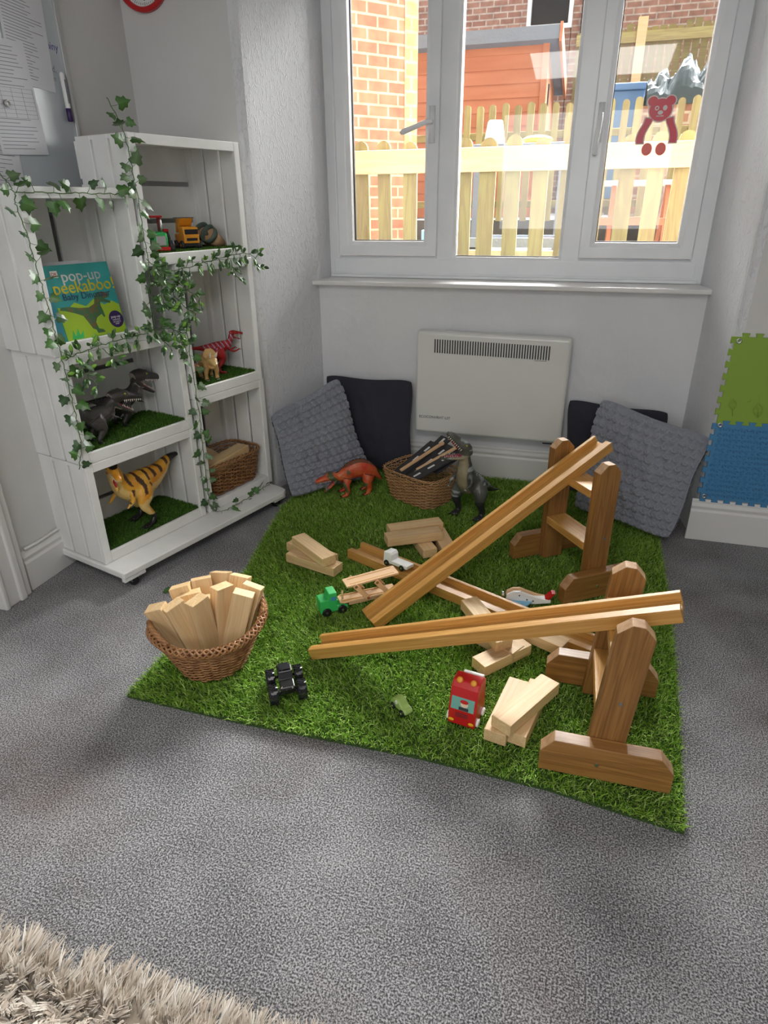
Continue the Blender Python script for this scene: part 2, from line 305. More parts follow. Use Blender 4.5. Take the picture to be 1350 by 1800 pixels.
# skirtings
def skirt(name, p0, p1, h=.185, t=.02):
    p0 = Vector(p0); p1 = Vector(p1); L = (p1 - p0).length; a = math.atan2(p1.y - p0.y, p1.x - p0.x)
    prof = [(0, 0), (-t, 0), (-t, h - .055), (-t * .7, h - .045), (-t * .9, h - .03), (-t * .45, h - .018), (-t * .5, h - .006), (-t * .3, h), (0, h)]
    b = MB(); b.prism(prof, 0, L, 'x'); return struct(b.build(name, 'trimw', bevel=.002, T=TR((*p0, 0), a)))
skirt('baseboard_window_right', (.553, 2.83), (2.6, 2.83), .19)
skirt('baseboard_recess', (-1.325, 3.28), (.53, 3.28), .185)
skirt('baseboard_clock_wall', (-1.955, 2.83), (-1.45, 2.83), .16)
b = MB(); prof = [(0, 0), (.02, 0), (.02, .115), (.014, .125), (.017, .14), (.006, .155), (0, .165)]
vs = [( -1.955 + x, 1.66, z) for x, z in prof] + [(-1.955 + x, 2.83, z) for x, z in prof]; n_ = len(prof)
b.add(vs, [tuple(range(n_)), tuple(range(n_, 2 * n_))] + [(i, (i + 1) % n_, n_ + (i + 1) % n_, n_ + i) for i in range(n_)]); struct(b.build('baseboard_left', 'trimw', bevel=.002))
b = MB(); b.tube([(-1.944, 1.68, .172), (-1.944, 1.75, .168), (-1.943, 1.85, .172), (-1.943, 2.0, .17), (-1.943, 2.8, .17)], .006, 6)
tag(b.build('white_cable', 'trimw', smooth=True), 'white painted cable running along the top of the left skirting', 'cable')
# door at the left edge
b = MB(); b.box((-1.94, 1.58, 1.03), (.035, .13, 2.06)); b.box((-1.93, 1.60, 1.03), (.035, .03, 2.06)); b.box((-1.93, 1.525, 1.03), (.03, .02, 2.06))
b.box((-1.94, .64, 1.03), (.035, .1, 2.06)); b.box((-1.94, 1.1, 2.1), (.035, 1.05, .1)); struct(b.build('trim_2', 'trimw', bevel=.006))
b = MB(); b.box((-2.09, 1.1, 1.02), (.04, .84, 2.04)); struct(b.build('door_1', 'trimw', bevel=.003))
b = MB(); b.box((-1.975, 1.1, .004), (.035, .82, .008)); struct(b.build('trim_3', 'alu'))
# added unseen housing for the overhead fill and frame for the rear fill
b = MB(); b.box((-.1, -.1, 2.57), (1.3, 1.3, .06)); tag(b.build('fill_light_housing', 'white', bevel=.01), 'square white housing added for the unseen overhead fill light', 'ceiling light')
b = MB()
for x0, x1, z0, z1 in [(-1.3, -1.2, 1, 2.4), (.8, .9, 1, 2.4), (-.25, -.15, 1, 2.4), (-1.3, .9, 1, 1.06), (-1.3, .9, 2.34, 2.4)]: b.box(((x0 + x1) / 2, -2.57, (z0 + z1) / 2), (x1 - x0, .06, z1 - z0))
struct(b.build('fill_light_frame', 'upvc'))

# ================================================================ WINDOW
win = struct(bpy.data.objects.new('window_1', None)); C.objects.link(win); win.location = (0, 3.5, 0)
def frame(b, x0, x1, z0, z1, w, y, d, mi=0, ch=.012):
    """mitred frame with sloped inner edge; y = face nearest the room (local), d = depth"""
    O_ = [(x0, z0), (x1, z0), (x1, z1), (x0, z1)]; I_ = [(x0 + w, z0 + w), (x1 - w, z0 + w), (x1 - w, z1 - w), (x0 + w, z1 - w)]
    J_ = [(x0 + w - ch, z0 + w - ch), (x1 - w + ch, z0 + w - ch), (x1 - w + ch, z1 - w + ch), (x0 + w - ch, z1 - w + ch)]
    vs = [(p[0], y, p[1]) for p in O_] + [(p[0], y, p[1]) for p in J_] + [(p[0], y + ch, p[1]) for p in I_] + [(p[0], y + d, p[1]) for p in I_] + [(p[0], y + d, p[1]) for p in O_]
    fs = []
    for k in range(5):
        for i in range(4):
            a = k * 4; c = ((k + 1) % 5) * 4; fs.append((a + i, a + (i + 1) % 4, c + (i + 1) % 4, c + i))
    b.add(vs, fs, mi)
b = MB(); frame(b, -1.338, .520, 1.004, 2.36, .074, -.045, .07)
for x0, x1 in [(-.757, -.652), (-.143, -.035)]:
    b.prism([(x0, .025), (x0, -.035), (x0 + .014, -.045), (x1 - .014, -.045), (x1, -.035), (x1, .025)], 1.05, 2.33, 'z')
b.box((-.41, -.06, 1.014), (1.81, .02, .014))
b.prism([(-.035, 1.02), (-.046, 1.03), (-.046, 1.098), (-.036, 1.112), (.025, 1.112), (.025, 1.02)], -1.30, .48, 'x'); b.build('window_frame', 'upvc', win, bevel=.003)
for nm, x0, x1 in [('left', -1.262, -.745), ('right', -.048, .452)]:
    b = MB(); frame(b, x0, x1, 1.115, 2.31, .068, -.068, .06, ch=.02); b.build('casement', 'upvc', win, bevel=.003)
panes = [(-1.194, -.803, 1.183, 2.245), (-.657, -.138, 1.112, 2.33), (.02, .393, 1.183, 2.245)]
for x0, x1, z0, z1 in panes:
    b = MB(); b.box(((x0 + x1) / 2, .0, (z0 + z1) / 2), (x1 - x0, .006, z1 - z0)); b.build('glass_pane', 'glassy', win)
    b = MB(); frame(b, x0 - .004, x1 + .004, z0 - .004, z1 + .004, .008, -.01, .02, ch=.002); b.build('black_gasket', 'black', win)
# handles
b = MB(); b.box((-.775, -.082, 1.69), (.026, .02, .15)); b.tube([(-.775, -.09, 1.70), (-.775, -.115, 1.70), (-.79, -.125, 1.698), (-.84, -.128, 1.68), (-.905, -.125, 1.66), (-.915, -.122, 1.655)], [.010, .010, .011, .011, .0125, .008], 8)
b.build('window_handle', 'upvc', win, smooth=True)
b = MB(); b.box((-.02, -.082, 1.67), (.026, .02, .15)); b.tube([(-.02, -.09, 1.70), (-.02, -.112, 1.70), (-.022, -.118, 1.68), (-.027, -.12, 1.60), (-.029, -.118, 1.55), (-.03, -.115, 1.543)], [.010, .010, .0115, .011, .012, .007], 8)
b.build('window_handle', 'upvc', win, smooth=True)
# bear sticker on the right pane
M['cling'] = mat('translucent_red_cling', (.62, .02, .04), .3); M['clingw'] = mat('pale_cling_edge', (.75, .62, .6), .4); M['clingr'] = mat('orange_red_dot', (.80, .09, .05), .3)
bear = thing('bear_window_sticker', 'red bear shaped sticker on the right window pane', 'sticker', (0, 3.49, 0))
def disc(b, cx, cz, rx, rz_, mi, y0=-.002, y1=0, n=24, rot=0):
    b.prism([(cx + rx * math.cos(t) * math.cos(rot) - rz_ * math.sin(t) * math.sin(rot), cz + rx * math.cos(t) * math.sin(rot) + rz_ * math.sin(t) * math.cos(rot)) for t in [2 * math.pi * k / n for k in range(n)]], y0, y1, 'y', mi)
b = MB()
for g, y in ((.005, -.001), (0, -.0025)):
    mi = 1 if g else 0
    disc(b, .226, 1.715, .046 + g, .042 + g, mi, y - .001, 0); disc(b, .190, 1.748, .020 + g, .018 + g, mi, y - .0013, 0); disc(b, .262, 1.748, .020 + g, .018 + g, mi, y - .0013, 0)
disc(b, .210, 1.722, .009, .009, 1, -.005, 0); disc(b, .243, 1.722, .009, .010, 1, -.005, 0); disc(b, .226, 1.705, .011, .008, 1, -.005, 0); disc(b, .210, 1.722, .0045, .0045, 0, -.006, 0)
b.box((.218, -.004, 1.692), (.014, .003, .004), 1); b.box((.234, -.004, 1.692), (.014, .003, .004), 1)
b.build('bear_head', ['cling', 'clingw'], bear)
for x0, sgn in ((.185, -1), (.268, 1)):
    b = MB()
    for g, y, mi in ((.005, -.001, 1), (0, -.003, 0)):
        path = [(x0 + sgn * .028 * math.sin(t * 1.9), 1.675 - .085 * t) for t in [k / 8 for k in range(9)]]
        w = [.014 + g] * 9; pl = []
        for k in range(9): pl.append((path[k][0] + sgn * w[k], path[k][1] + (.012 + g if k == 0 else -g if k == 8 else 0)))
        for k in range(8, -1, -1): pl.append((path[k][0] - sgn * w[k], path[k][1] + (.006 + g if k == 0 else -g if k == 8 else 0)))
        b.prism(pl, y, 0, 'y', mi)
    b.build('bear_arm', ['cling', 'clingw'], bear)
for x0 in (.192, .250):
    b = MB(); disc(b, x0, 1.566, .022, .025, 0); b.build('bear_foot', 'clingr', bear)

# ================================================================ OUTSIDE
b = MB(); b.box((0, 5.6, .95), (16, 4.1, .1)); b.box((0, 15, 1.1), (24, 15, .2)); struct(b.build('yard_ground', 'ground'))
def picket_fence(name, label, y, xs, w, z0, z1, th, rails, mt, rmt, rail_y=None):
    t = thing(name, label, 'fence', (0, y, z0))
    for x in xs:
        dx = random.uniform(-.01, .01); h = z1 - z0 + random.uniform(-.012, .012); ww = w * random.uniform(.92, 1.08); b = MB()
        pl = [(0, -ww / 2)] + [(h - ww / 2 + ww / 2 * math.sin(a), ww / 2 * -math.cos(a)) for a in [math.pi * k / 10 for k in range(11)]] + [(0, ww / 2)]
        b.prism(pl, -th / 2, th / 2, 'z'); b.build('picket', mt, t, T=Matrix(((0, 1, 0, x), (0, 0, 1, 0), (1, 0, 0, 0), (0, 0, 0, 1))) @ Matrix.Rotation(dx, 4, 'Z'))
    for (zc, hh, dy) in rails:
        b = MB(); L = xs[-1] - xs[0] + .3; b.box((0, 0, 0), (L, .03, hh)); b.build('rail', rmt, t, T=TR(((xs[0] + xs[-1]) / 2, dy, zc - z0)), bevel=.003)
    return t
near = [-1.55, -1.40, -1.255, -1.095, -.94, -.765, -.627, -.475, -.318, -.165, -.01, .155, .30, .435, .60, .76]
picket_fence('picket_fence', 'weathered green picket fence with a new pale rail close outside the window', 4.27, near, .09, 1.0, 1.70, .02, [(1.585, .127, -.03), (1.06, .07, .03)], 'picket', 'rail')
far = [-1.6 + .117 * k for k in range(27)]
picket_fence('picket_fence', 'smaller pale picket fence farther out in front of the orange shed', 7.0, far, .06, 1.2, 2.18, .018, [(1.93, .06, .03), (1.35, .06, .03)], 'picket', 'picket')
# brick wall to the left
t = thing('brick_building_corner', 'sunlit red brick wall corner with yellow brick quoin at left of window', 'building', (-1.49, 6.0, 1.0), math.atan2(-.75, -.66))
b = MB(); b.box((.97, -.1, 2.0), (1.7, .2, 4.0)); b.build('brick_face', 'brick', t)
b = MB(); b.box((.06, -.1, 2.0), (.125, .205, 4.0)); b.build('quoin', 'quoin', t)
# shed
t = thing('garden_shed', 'orange stained timber shed with grey felt roof behind the fences', 'shed', (-.71, 9.0, 1.2))
b = MB()
for k in range(13): b.prism([(-.012, k * .142), (0, k * .142 + .142), (.05, k * .142 + .142), (.05, k * .142)], -2.4, 0, 'x')
b.build('front_wall', 'shed', t)
b = MB()
for k in range(13): b.prism([(0, k * .142), (-.03, k * .142), (-.045, k * .142 + .142), (0, k * .142 + .142)], .03, 1.6, 'y')
b.box((-.02, -.01, .92), (.07, .05, 1.84)); b.build('side_wall', 'shed', t)
b = MB(); b.prism([(-.14, 1.80), (-.14, 1.93), (1.75, 1.62), (1.75, 1.50)], -2.6, .12, 'x'); b.build('felt_roof', 'felt', t)
b = MB(); b.prism([(-.16, 1.77), (-.16, 1.95), (1.77, 1.64), (1.77, 1.46)], .12, .15, 'x'); b.build('barge_board', 'shed', t)
b = MB(); b.box((.0, .5, 1.35), (.02, .12, .22)); b.build('vent', 'dark', t)
# tall back fence
t = thing('board_fence', 'tall weathered board fence in front of the brick house', 'fence', (0, 11, 1.2))
b = MB()
for k in range(34):
    x = -.45 + k * .105; b.box((x, 0, 1.12 + random.uniform(-.04, .04)), (.085, .02, 2.3))
b.build('fence_boards', 'picket', t)
b = MB(); b.box((1.3, -.04, 2.14), (3.6, .05, .12)); b.box((1.3, -.04, .9), (3.6, .05, .1)); b.build('rail', 'picket', t)
for x in (.33, 1.9):
    b = MB(); b.box((x, -.06, 1.15), (.12, .08, 2.4)); b.build('fence_post', 'rail', t)
# house behind
t = thing('brick_house', 'brown brick house with white framed window far behind the shed', 'building', (0, 13, 1.2))
b = MB(); b.box((-2.9, .15, 2.6), (3.0, .3, 5.4)); b.box((2.3, .15, 2.6), (6.0, .3, 5.4)); b.box((-1.05, .15, 1.35), (.72, .3, 2.7)); b.build('brick_face', 'brick2', t)
b = MB(); frame(b, -1.41, -.69, 2.70, 4.6, .065, -.02, .1, ch=.01); f0 = b.build('house_window', 'upvc', t)
b = MB(); b.box((-1.05, .1, 3.6), (.62, .01, 1.85)); b.build('dark_pane', 'gloss_black', f0)
b = MB(); b.tube([(-.5, -.06, 0), (-.5, -.06, 5)], .05, 8); b.build('downpipe', 'black', t, smooth=True)
# picnic table
t = thing('picnic_table', 'small picnic table with white top and brown legs behind the fence', 'table', (.33, 6.05, 1.0))
b = MB()
for k in range(4): b.box((0, -.22 + k * .14, .49), (.56, .125, .03))
b.build('tabletop', 'whitetoy', t, bevel=.004)
for sx in (-.2, .2):
    for sy in (-1, 1):
        b = MB(); b.box((0, 0, 0), (.55, .03, .05)); b.build('leg', 'shed', t, T=TR((sx, sy * .15, .24), R(90), 0, 0) @ Matrix.Rotation(R(62 * sy), 4, 'Y'))
b = MB(); b.box((0, -.25, .22), (.60, .06, .05)); b.box((0, .25, .22), (.6, .06, .05)); b.build('bench_bar', 'shed', t)
# clutter in the yard
t = thing('play_table', 'low black tray table with scattered papers behind the near fence', 'table', (-.42, 5.1, 1.0))
b = MB(); b.box((0, 0, .10), (.85, .5, .03)); b.box((0, -.25, .11), (.85, .02, .06)); b.box((0, .25, .11), (.85, .02, .06)); b.build('tray', 'felt', t)
for sx in (-.38, .38):
    for sy in (-.2, .2): b = MB(); b.box((sx, sy, .045), (.04, .04, .09)); b.build('leg', 'black', t)
for k, (x, y, a, c, w) in enumerate([(-.62, 5.0, 20, 'whitetoy', 'white'), (-.5, 5.15, -15, 'whitetoy', 'cream'), (-.35, 5.05, 35, 'red', 'red')]):
    b = MB(); b.box((0, 0, 0), (.2, .05, .006)); tag(b.build('paper_strip', c, T=TR((x, y, 1.122 + k * .004), R(a))), ['white paper strip at left on the outdoor tray table', 'crumpled white paper strip in the middle of the outdoor tray table', 'red paper strip at right on the outdoor tray table'][k], 'paper')
b = MB(); b.lathe([(.085, 0), (.085, .01), (.06, .16), (.05, .17)], 20); b2 = b.build('upturned_bucket', 'whitetoy', smooth=True, T=TR((-.84, 6.0, 1.785))); tag(b2, 'upturned white bucket standing beyond the near fence', 'bucket')
t = thing('outdoor_bench', 'dark bench carrying the white bucket in the yard', 'bench', (-.62, 6.05, 1.0))
b = MB(); b.box((0, 0, .76), (.75, .3, .05)); b.build('bench_top', 'felt', t, bevel=.004)
for sx in (-.34, .34): b = MB(); b.box((sx, 0, .37), (.05, .26, .74)); b.build('leg', 'felt', t)
b = MB(); b.ball((0, 0, .03), (.12, .06, .035)); tag(b.build('orange_toy', 'yellow', smooth=True, T=TR((-.5, 6.0, 1.78))), 'orange toy lying on the dark bench outside', 'toy')
b = MB(); b.box((0, 0, .11), (.10, .12, .22)); tag(b.build('yellow_crate', 'yellow', T=TR((-.93, 5.0, 1.0)), bevel=.01), 'small yellow crate seen through the near fence pickets', 'crate')
b = MB(); b.box((0, 0, .09), (.13, .1, .18)); tag(b.build('blue_tub', 'blue', T=TR((-1.17, 5.2, 1.0)), bevel=.01), 'light blue tub seen through the left pane fence gap', 'tub')
b = MB(); b.box((0, 0, .03), (.15, .1, .06)); tag(b.build('pink_box', mat('magenta_plastic', (.5, .05, .3), .5), T=TR((-1.1, 5.0, 1.0)), bevel=.01), 'flat magenta box in front of the light blue tub', 'box')
M['wheelie'] = mat('blue_plastic_bin', (.10, .20, .40), .5); M['tarp'] = mat('grey_green_tarpaulin', (.035, .05, .058), .4)
b = MB(); b.prism([(-.2, 0), (.2, 0), (.22, .95), (-.22, .95)], -.25, .25, 'y'); b.box((0, 0, .98), (.5, .56, .06)); tag(b.build('blue_bin', 'wheelie', T=TR((.12, 8.1, 1.4)), bevel=.01), 'blue bin against the board fence beyond the far pickets', 'bin')
b = MB(); n_ = 26
P_ = [[None] * n_ for _ in range(n_)]
for i in range(n_):
    for j in range(n_):
        u_, v_ = i / (n_ - 1), j / (n_ - 1); p = Vector((u_ * 3, v_ * 3, 2)); q = abs(noise.noise(p * 1.3)); pk = max(0, 1 - abs(u_ - .62) * 2.6) * .17 + max(0, 1 - abs(u_ - .15) * 4) * .09 + max(0, 1 - abs(u_ - .95) * 4) * .05
        P_[i][j] = (u_ * .55, (v_ - .5) * .5, (pk + .1 + .22 * q + .10 * abs(noise.noise(p * 3))) * math.sin(math.pi * v_) ** .5)
b.add([p for r0 in P_ for p in r0], [(i * n_ + j, i * n_ + j + 1, (i + 1) * n_ + j + 1, (i + 1) * n_ + j) for i in range(n_ - 1) for j in range(n_ - 1)])
tag(b.build('crumpled_tarpaulin', 'tarp', T=TR((.34, 7.6, 2.16))), 'crumpled dark grey tarpaulin heaped beyond the far pickets', 'tarpaulin')
b = MB(); b.box((0, 0, .5), (.6, .45, 1.0)); tag(b.build('planter_box', 'brick2', T=TR((.62, 7.6, 1.16))), 'brown box holding up the crumpled tarpaulin', 'box')

# ================================================================ WALL THINGS
t = thing('convector_heater', 'white wall mounted convector heater below the window', 'heater', (-.405, 3.28, .265))
b = MB(); b.prism([(-.377, 0), (.377, -.004), (.377, .515), (-.374, .523)], -.10, -.03, 'y'); b.build('casing', 'heater', t, bevel=.018, seg=4)
b = MB(); b.box((0, -.015, .26), (.5, .03, .3)); b.build('wall_bracket', 'silver', t)
b = MB()
for k in range(45): b.box((-.277 + k * .0126, -.1005, .452 - k * .0002), (.0055, .004, .066))
g = b.build('grille', 'dark', t)
text('ECOCONVRHT LST', .019, 'ink', t, TR((-.27, -.1008, .085), 0, R(90)), ext=.0003)
text('MADE IN ENGLAND', .0065, 'ink', t, TR((.24, -.1008, .405), 0, R(90)), ext=.0003)
b = MB(); b.tube([(-.12, 3.265, .23), (0, 3.262, .232), (.06, 3.262, .245)], .003, 6); tag(b.build('heater_cable', 'black', smooth=True), 'thin black cable hanging below the wall heater', 'cable')

def foam_tile(name, label, z0, mt, pat):
    t = thing(name, label, 'foam tile', (.58, 2.828, z0)); S_ = .335
    def tooth(k, n=5): return k
    pl = []
    nt_ = 7; w = S_ / (2 * nt_)
    def edge(a, bb, out, inv):
        res = []; a = Vector(a); bb = Vector(bb); d = (bb - a) / (2 * nt_); o = Vector(out)
        for k in range(2 * nt_):
            e = .014 if (k % 2 == inv) else 0; g = .0027
            a1 = -g if k else 0; a2 = g if k < 2 * nt_ - 1 else 0
            res.append(a + d * k + o * e + d.normalized() * a1); res.append(a + d * (k + 1) + o * e + d.normalized() * a2)
        return res
    pl = edge((0, 0), (S_, 0), (0, -1), 0) + edge((S_, 0), (S_, S_), (1, 0), 1) + edge((S_, S_), (0, S_), (0, 1), 0) + edge((0, S_), (0, 0), (-1, 0), 0)
    b = MB(); b.prism([(p.x, p.y) for p in pl], -.010, 0, 'y'); b.build('foam_base', mt, t, bevel=.0015, seg=1)
    b = MB()
    if pat == 'rings':
        for i in range(14):
            for j in range(14):
                cx, cz = .02 + i * .0225 + (j % 2) * .006, .02 + j * .0225; a0 = random.uniform(-1, 1)
                b.tube([(cx + .0068 * math.cos(a0 + q), -.0105, cz + .0068 * math.sin(a0 + q)) for q in [k * .62 for k in range(8)]], .0030, 5)
    else:
        for k in range(12):
            cx, cz = random.uniform(.04, .30), random.uniform(.04, .29); a0 = random.uniform(0, 6.3); L = random.uniform(.04, .075)
            if k % 4 == 3: b.ball((cx, -.009, cz), (.008, .003, .008), n=8); continue
            d = Vector((math.cos(a0), 0, math.sin(a0))); s_ = Vector((-math.sin(a0), 0, math.cos(a0)))
            up = [Vector((cx, -.0105, cz)) + d * L * q + s_ * L * .27 * math.sin(math.pi * q) for q in [m / 8 for m in range(9)]]
            dn = [Vector((cx, -.0105, cz)) + d * L * q - s_ * L * .27 * math.sin(math.pi * q) for q in [m / 8 for m in range(9)]]
            b.tube(up, .0028, 5); b.tube(dn, .0028, 5); b.tube([Vector((cx, -.0105, cz)) - d * L * .5, Vector((cx, -.0105, cz)) + d * L], .0018, 4)
            for q in (.3, .5, .7):
                m_ = Vector((cx, -.0105, cz)) + d * L * q; b.tube([m_, m_ + (d + s_) * L * .13], .0012, 4); b.tube([m_, m_ + (d - s_) * L * .13], .0012, 4)
    b.build('raised_pattern', mt, t, smooth=True)
    for wx, wz in ((.015, .012 if pat == 'rings' else S_ - .015), (.015, S_ - .005 if pat == 'rings' else .02)) if pat == 'rings' else ((.015, S_ - .015),):
        b = MB(); b.lathe([(.004, 0), (.010, 0), (.011, .002), (.009, .0035), (.0045, .003)], 16, ring=True); b.build('washer', 'silver', t, smooth=True, T=TR((wx, -.010, wz), 0, R(90)))
foam_tile('foam_wall_tile', 'green foam tile with embossed leaves on the right wall', .545, 'mat_green', 'leaves')
foam_tile('foam_wall_tile', 'blue foam tile with small raised rings above the skirting', .196, 'mat_blue', 'rings')

# clock
t = thing('wall_clock', 'round red rimmed wall clock with white face on the left wall', 'clock', (-1.833, 2.828, 2.178))
b = MB(); b.lathe([(.096, 0), (.116, 0), (.117, .02), (.108, .028), (.098, .02), (.096, .004)], 48, ring=True); b.build('rim', 'red', t, smooth=True, T=TR((0, 0, 0), 0, R(90)))
b = MB(); b.lathe([(0.001, 0), (.1, 0), (.1, .01), (.001, .01)], 40); b.build('face', 'whitetoy', t, T=TR((0, 0, 0), 0, R(90)))
b = MB()
for k in range(60):
    a = k * R(6); L = .007 if k % 5 else .011; b.box((.088 * math.sin(a), -.0105, .088 * math.cos(a)), (.0014, .001, L), R=Matrix.Rotation(a, 3, 'Y'))
b.build('minute_marks', 'ink', t)
for k in range(1, 13):
    a = R(30 * k); text(str(k), .026, 'ink', t, TR((.069 * math.sin(a), -.0108, .069 * math.cos(a)), 0, R(90)), name='numeral')
for L, w, a in ((.055, .006, 305), (.075, .004, 25)):
    b = MB(); b.box((0, -.013, L / 2), (w, .0015, L)); b.build('hand', 'ink', t, T=Matrix.Rotation(R(a), 4, 'Y'))
# whiteboard
t = thing('whiteboard', 'wall mounted whiteboard covered with papers at the left edge', 'whiteboard', (-1.955, 1.85, 1.34))
b = MB(); b.box((.009, 0, .45), (.014, 1.1, .9)); b.build('board', 'board', t)
b = MB()
for c, d in [((.012, .555, .45), (.024, .016, .93)), ((.012, -.555, .45), (.024, .016, .93)), ((.012, 0, -.008), (.024, 1.12, .016)), ((.012, 0, .908), (.024, 1.12, .016))]: b.box(c, d)
b.build('board_frame', 'alu', t, bevel=.002)
def wtext(s, y, z, size, m): text(s, size, m, t, Matrix(((0, 0, 1, .0165), (1, 0, 0, y), (0, 1, 0, z), (0, 0, 0, 1))), name='handwriting', ext=.0001)
wtext('doiny', .497, .535, .035, 'purple'); wtext('d.', .495, .465, .03, 'greyink'); wtext('n', .49, .435, .024, 'greyink')
def sheet(label, y0, y1, z0, z1, tilt, lines, zoff, table=False):
    s = thing('paper_sheet', label, 'paper', (-1.936 + zoff, (y0 + y1) / 2, (z0 + z1) / 2), group='papers on the whiteboard'); s.rotation_euler = (tilt, 0, 0)
    w, hh = y1 - y0, z1 - z0; b = MB(); b.box((0, 0, 0), (.001, w, hh)); b.build('page', 'paper', s)
    b = MB(); k = 0; z = hh / 2 - .02
    while z > -hh / 2 + .015:
        if not (table and -.06 < z < .03):
            L = w * random.uniform(.45, .86); b.box((.0008, -w / 2 + .012 + L / 2, z), (.0004, L, .0018))
        z -= lines
    if table:
        for q in range(8): b.box((.0008, 0, .03 - q * .0125), (.0004, w * .9, .0008))
        for q in range(5): b.box((.0008, -w * .45 + q * w * .225, -.0137), (.0004, .0008, .0875))
    b.build('printed_lines', 'greyink', s); return s
sheet('printed sheet highest on the whiteboard with close lines of text', 2.13, 2.335, 1.735, 2.03, R(-3), .009, 0)
sheet('sheet with a printed table held by a round magnet', 2.0, 2.215, 1.52, 1.855, R(3), .011, .004, True)
sheet('lowest sheet on the whiteboard, showing below the table sheet', 1.90, 2.085, 1.40, 1.60, R(-2), .013, -.0015)
b = MB(); b.lathe([(.011, 0), (.012, .006), (.009, .010), (.007, .006)], 20); tag(b.build('round_magnet', 'alu', smooth=True, T=TR((-1.931, 2.072, 1.668), 0, 0, R(90))), 'small round silver magnet on the table sheet', 'magnet')
t = thing('marker_pen', 'white marker pen with purple cap clipped to the whiteboard edge', 'marker pen', (-1.925, 2.365, 1.643), rx=R(1))
b = MB(); b.lathe([(.008, .035), (.009, .04), (.009, .15), (.004, .156)], 14); b.build('barrel', 'whitetoy', t, smooth=True)
b = MB(); b.lathe([(.008, 0), (.0098, .002), (.0098, .042), (.008, .043)], 14); b.build('cap', 'purplecap', t, smooth=True)
b = MB(); b.box((.0088, 0, .095), (.001, .006, .075)); b.build('barrel_print', 'greyink', t)
# ================================================================ GREEN TURF RUG
def blades(name, n, sample, hmin, hmax, width, lean, cols, parent, matn, T=None, leandir=(0, -1), spread=.8, zbase=0.0):
    xy = sample(n); n = len(xy); h = rng.uniform(hmin, hmax, n); a = rng.uniform(0, 2 * np.pi, n)
    ld = np.array(leandir) * lean; lx = ld[0] * h + rng.normal(0, spread, n) * h * .5; ly = ld[1] * h + rng.normal(0, spread, n) * h * .5
    wx, wy = np.cos(a) * width / 2, np.sin(a) * width / 2; z0 = np.full(n, zbase); V_ = np.empty((n, 5, 3), np.float32)
    V_[:, 0] = np.stack([xy[:, 0] - wx, xy[:, 1] - wy, z0], 1); V_[:, 1] = np.stack([xy[:, 0] + wx, xy[:, 1] + wy, z0], 1)
    V_[:, 2] = np.stack([xy[:, 0] + wx * .8 + lx * .4, xy[:, 1] + wy * .8 + ly * .4, z0 + h * .62], 1); V_[:, 3] = np.stack([xy[:, 0] - wx * .8 + lx * .4, xy[:, 1] - wy * .8 + ly * .4, z0 + h * .62], 1)
    V_[:, 4] = np.stack([xy[:, 0] + lx, xy[:, 1] + ly, z0 + h], 1)
    me = bpy.data.meshes.new(name); me.vertices.add(n * 5); me.vertices.foreach_set('co', V_.ravel())
    base = (np.arange(n) * 5)[:, None]; loops = np.concatenate([base + np.array([0, 1, 2, 3]), base + np.array([3, 2, 4])], 1).ravel()
    me.loops.add(n * 7); me.loops.foreach_set('vertex_index', loops.astype(np.int32))
    st = (np.arange(n) * 7)[:, None] + np.array([0, 4]); me.polygons.add(n * 2); me.polygons.foreach_set('loop_start', st.ravel().astype(np.int32)); me.polygons.foreach_set('loop_total', np.tile([4, 3], n).astype(np.int32))
    me.update(calc_edges=True)
    cols = np.array(cols); t = rng.random(n)[:, None]; i = rng.integers(0, len(cols), n); j = rng.integers(0, len(cols), n)
    c = cols[i] * (1 - t) + cols[j] * t; c = np.concatenate([c, np.ones((n, 1))], 1); c = np.repeat(c, 5, 0).astype(np.float32)
    at = me.color_attributes.new('Col', 'FLOAT_COLOR', 'POINT'); at.data.foreach_set('color', c.ravel())
    me.materials.append(M[matn]); o = bpy.data.objects.new(name, me); C.objects.link(o); o['kind'] = 'stuff'
    if parent: o.parent = parent
    if T is not None: o.matrix_local = T
    return o
GREENS = [(.20, .41, .03), (.30, .55, .055), (.43, .66, .11), (.13, .28, .025), (.56, .70, .25)]
def inpoly(P, poly):
    x, y = P[:, 0], P[:, 1]; ins = np.zeros(len(P), bool); j = len(poly) - 1
    for i in range(len(poly)):
        xi, yi = poly[i]; xj, yj = poly[j]; c = ((yi > y) != (yj > y)) & (x < (xj - xi) * (y - yi) / (yj - yi + 1e-12) + xi); ins ^= c; j = i
    return ins
TURF = [(-1.195, 1.24), (-.8, 1.235), (-.3, 1.25), (.05, 1.24), (.373, 1.20), (.405, 1.63), (.43, 2.11), (.44, 2.68), (.45, 3.25), (-1.30, 3.25), (-1.305, 2.6), (-1.275, 2.42), (-1.235, 2.22), (-1.19, 1.99), (-1.20, 1.6)]
turf = thing('artificial_turf_rug', 'bright green artificial turf rug on the grey carpet', 'rug')
b = MB(); b.prism(TURF, .001, .009, 'z'); b.build('turf_backing', 'turfbase', turf)
def s_turf(n):
    P = rng.uniform([-1.31, 1.2], [.46, 3.26], (int(n * 1.15), 2)); return P[inpoly(P, TURF)][:n]
blades('turf_pile', 210000, s_turf, .015, .032, .0026, .6, GREENS, turf, 'grass', zbase=.007, leandir=(.1, -1))

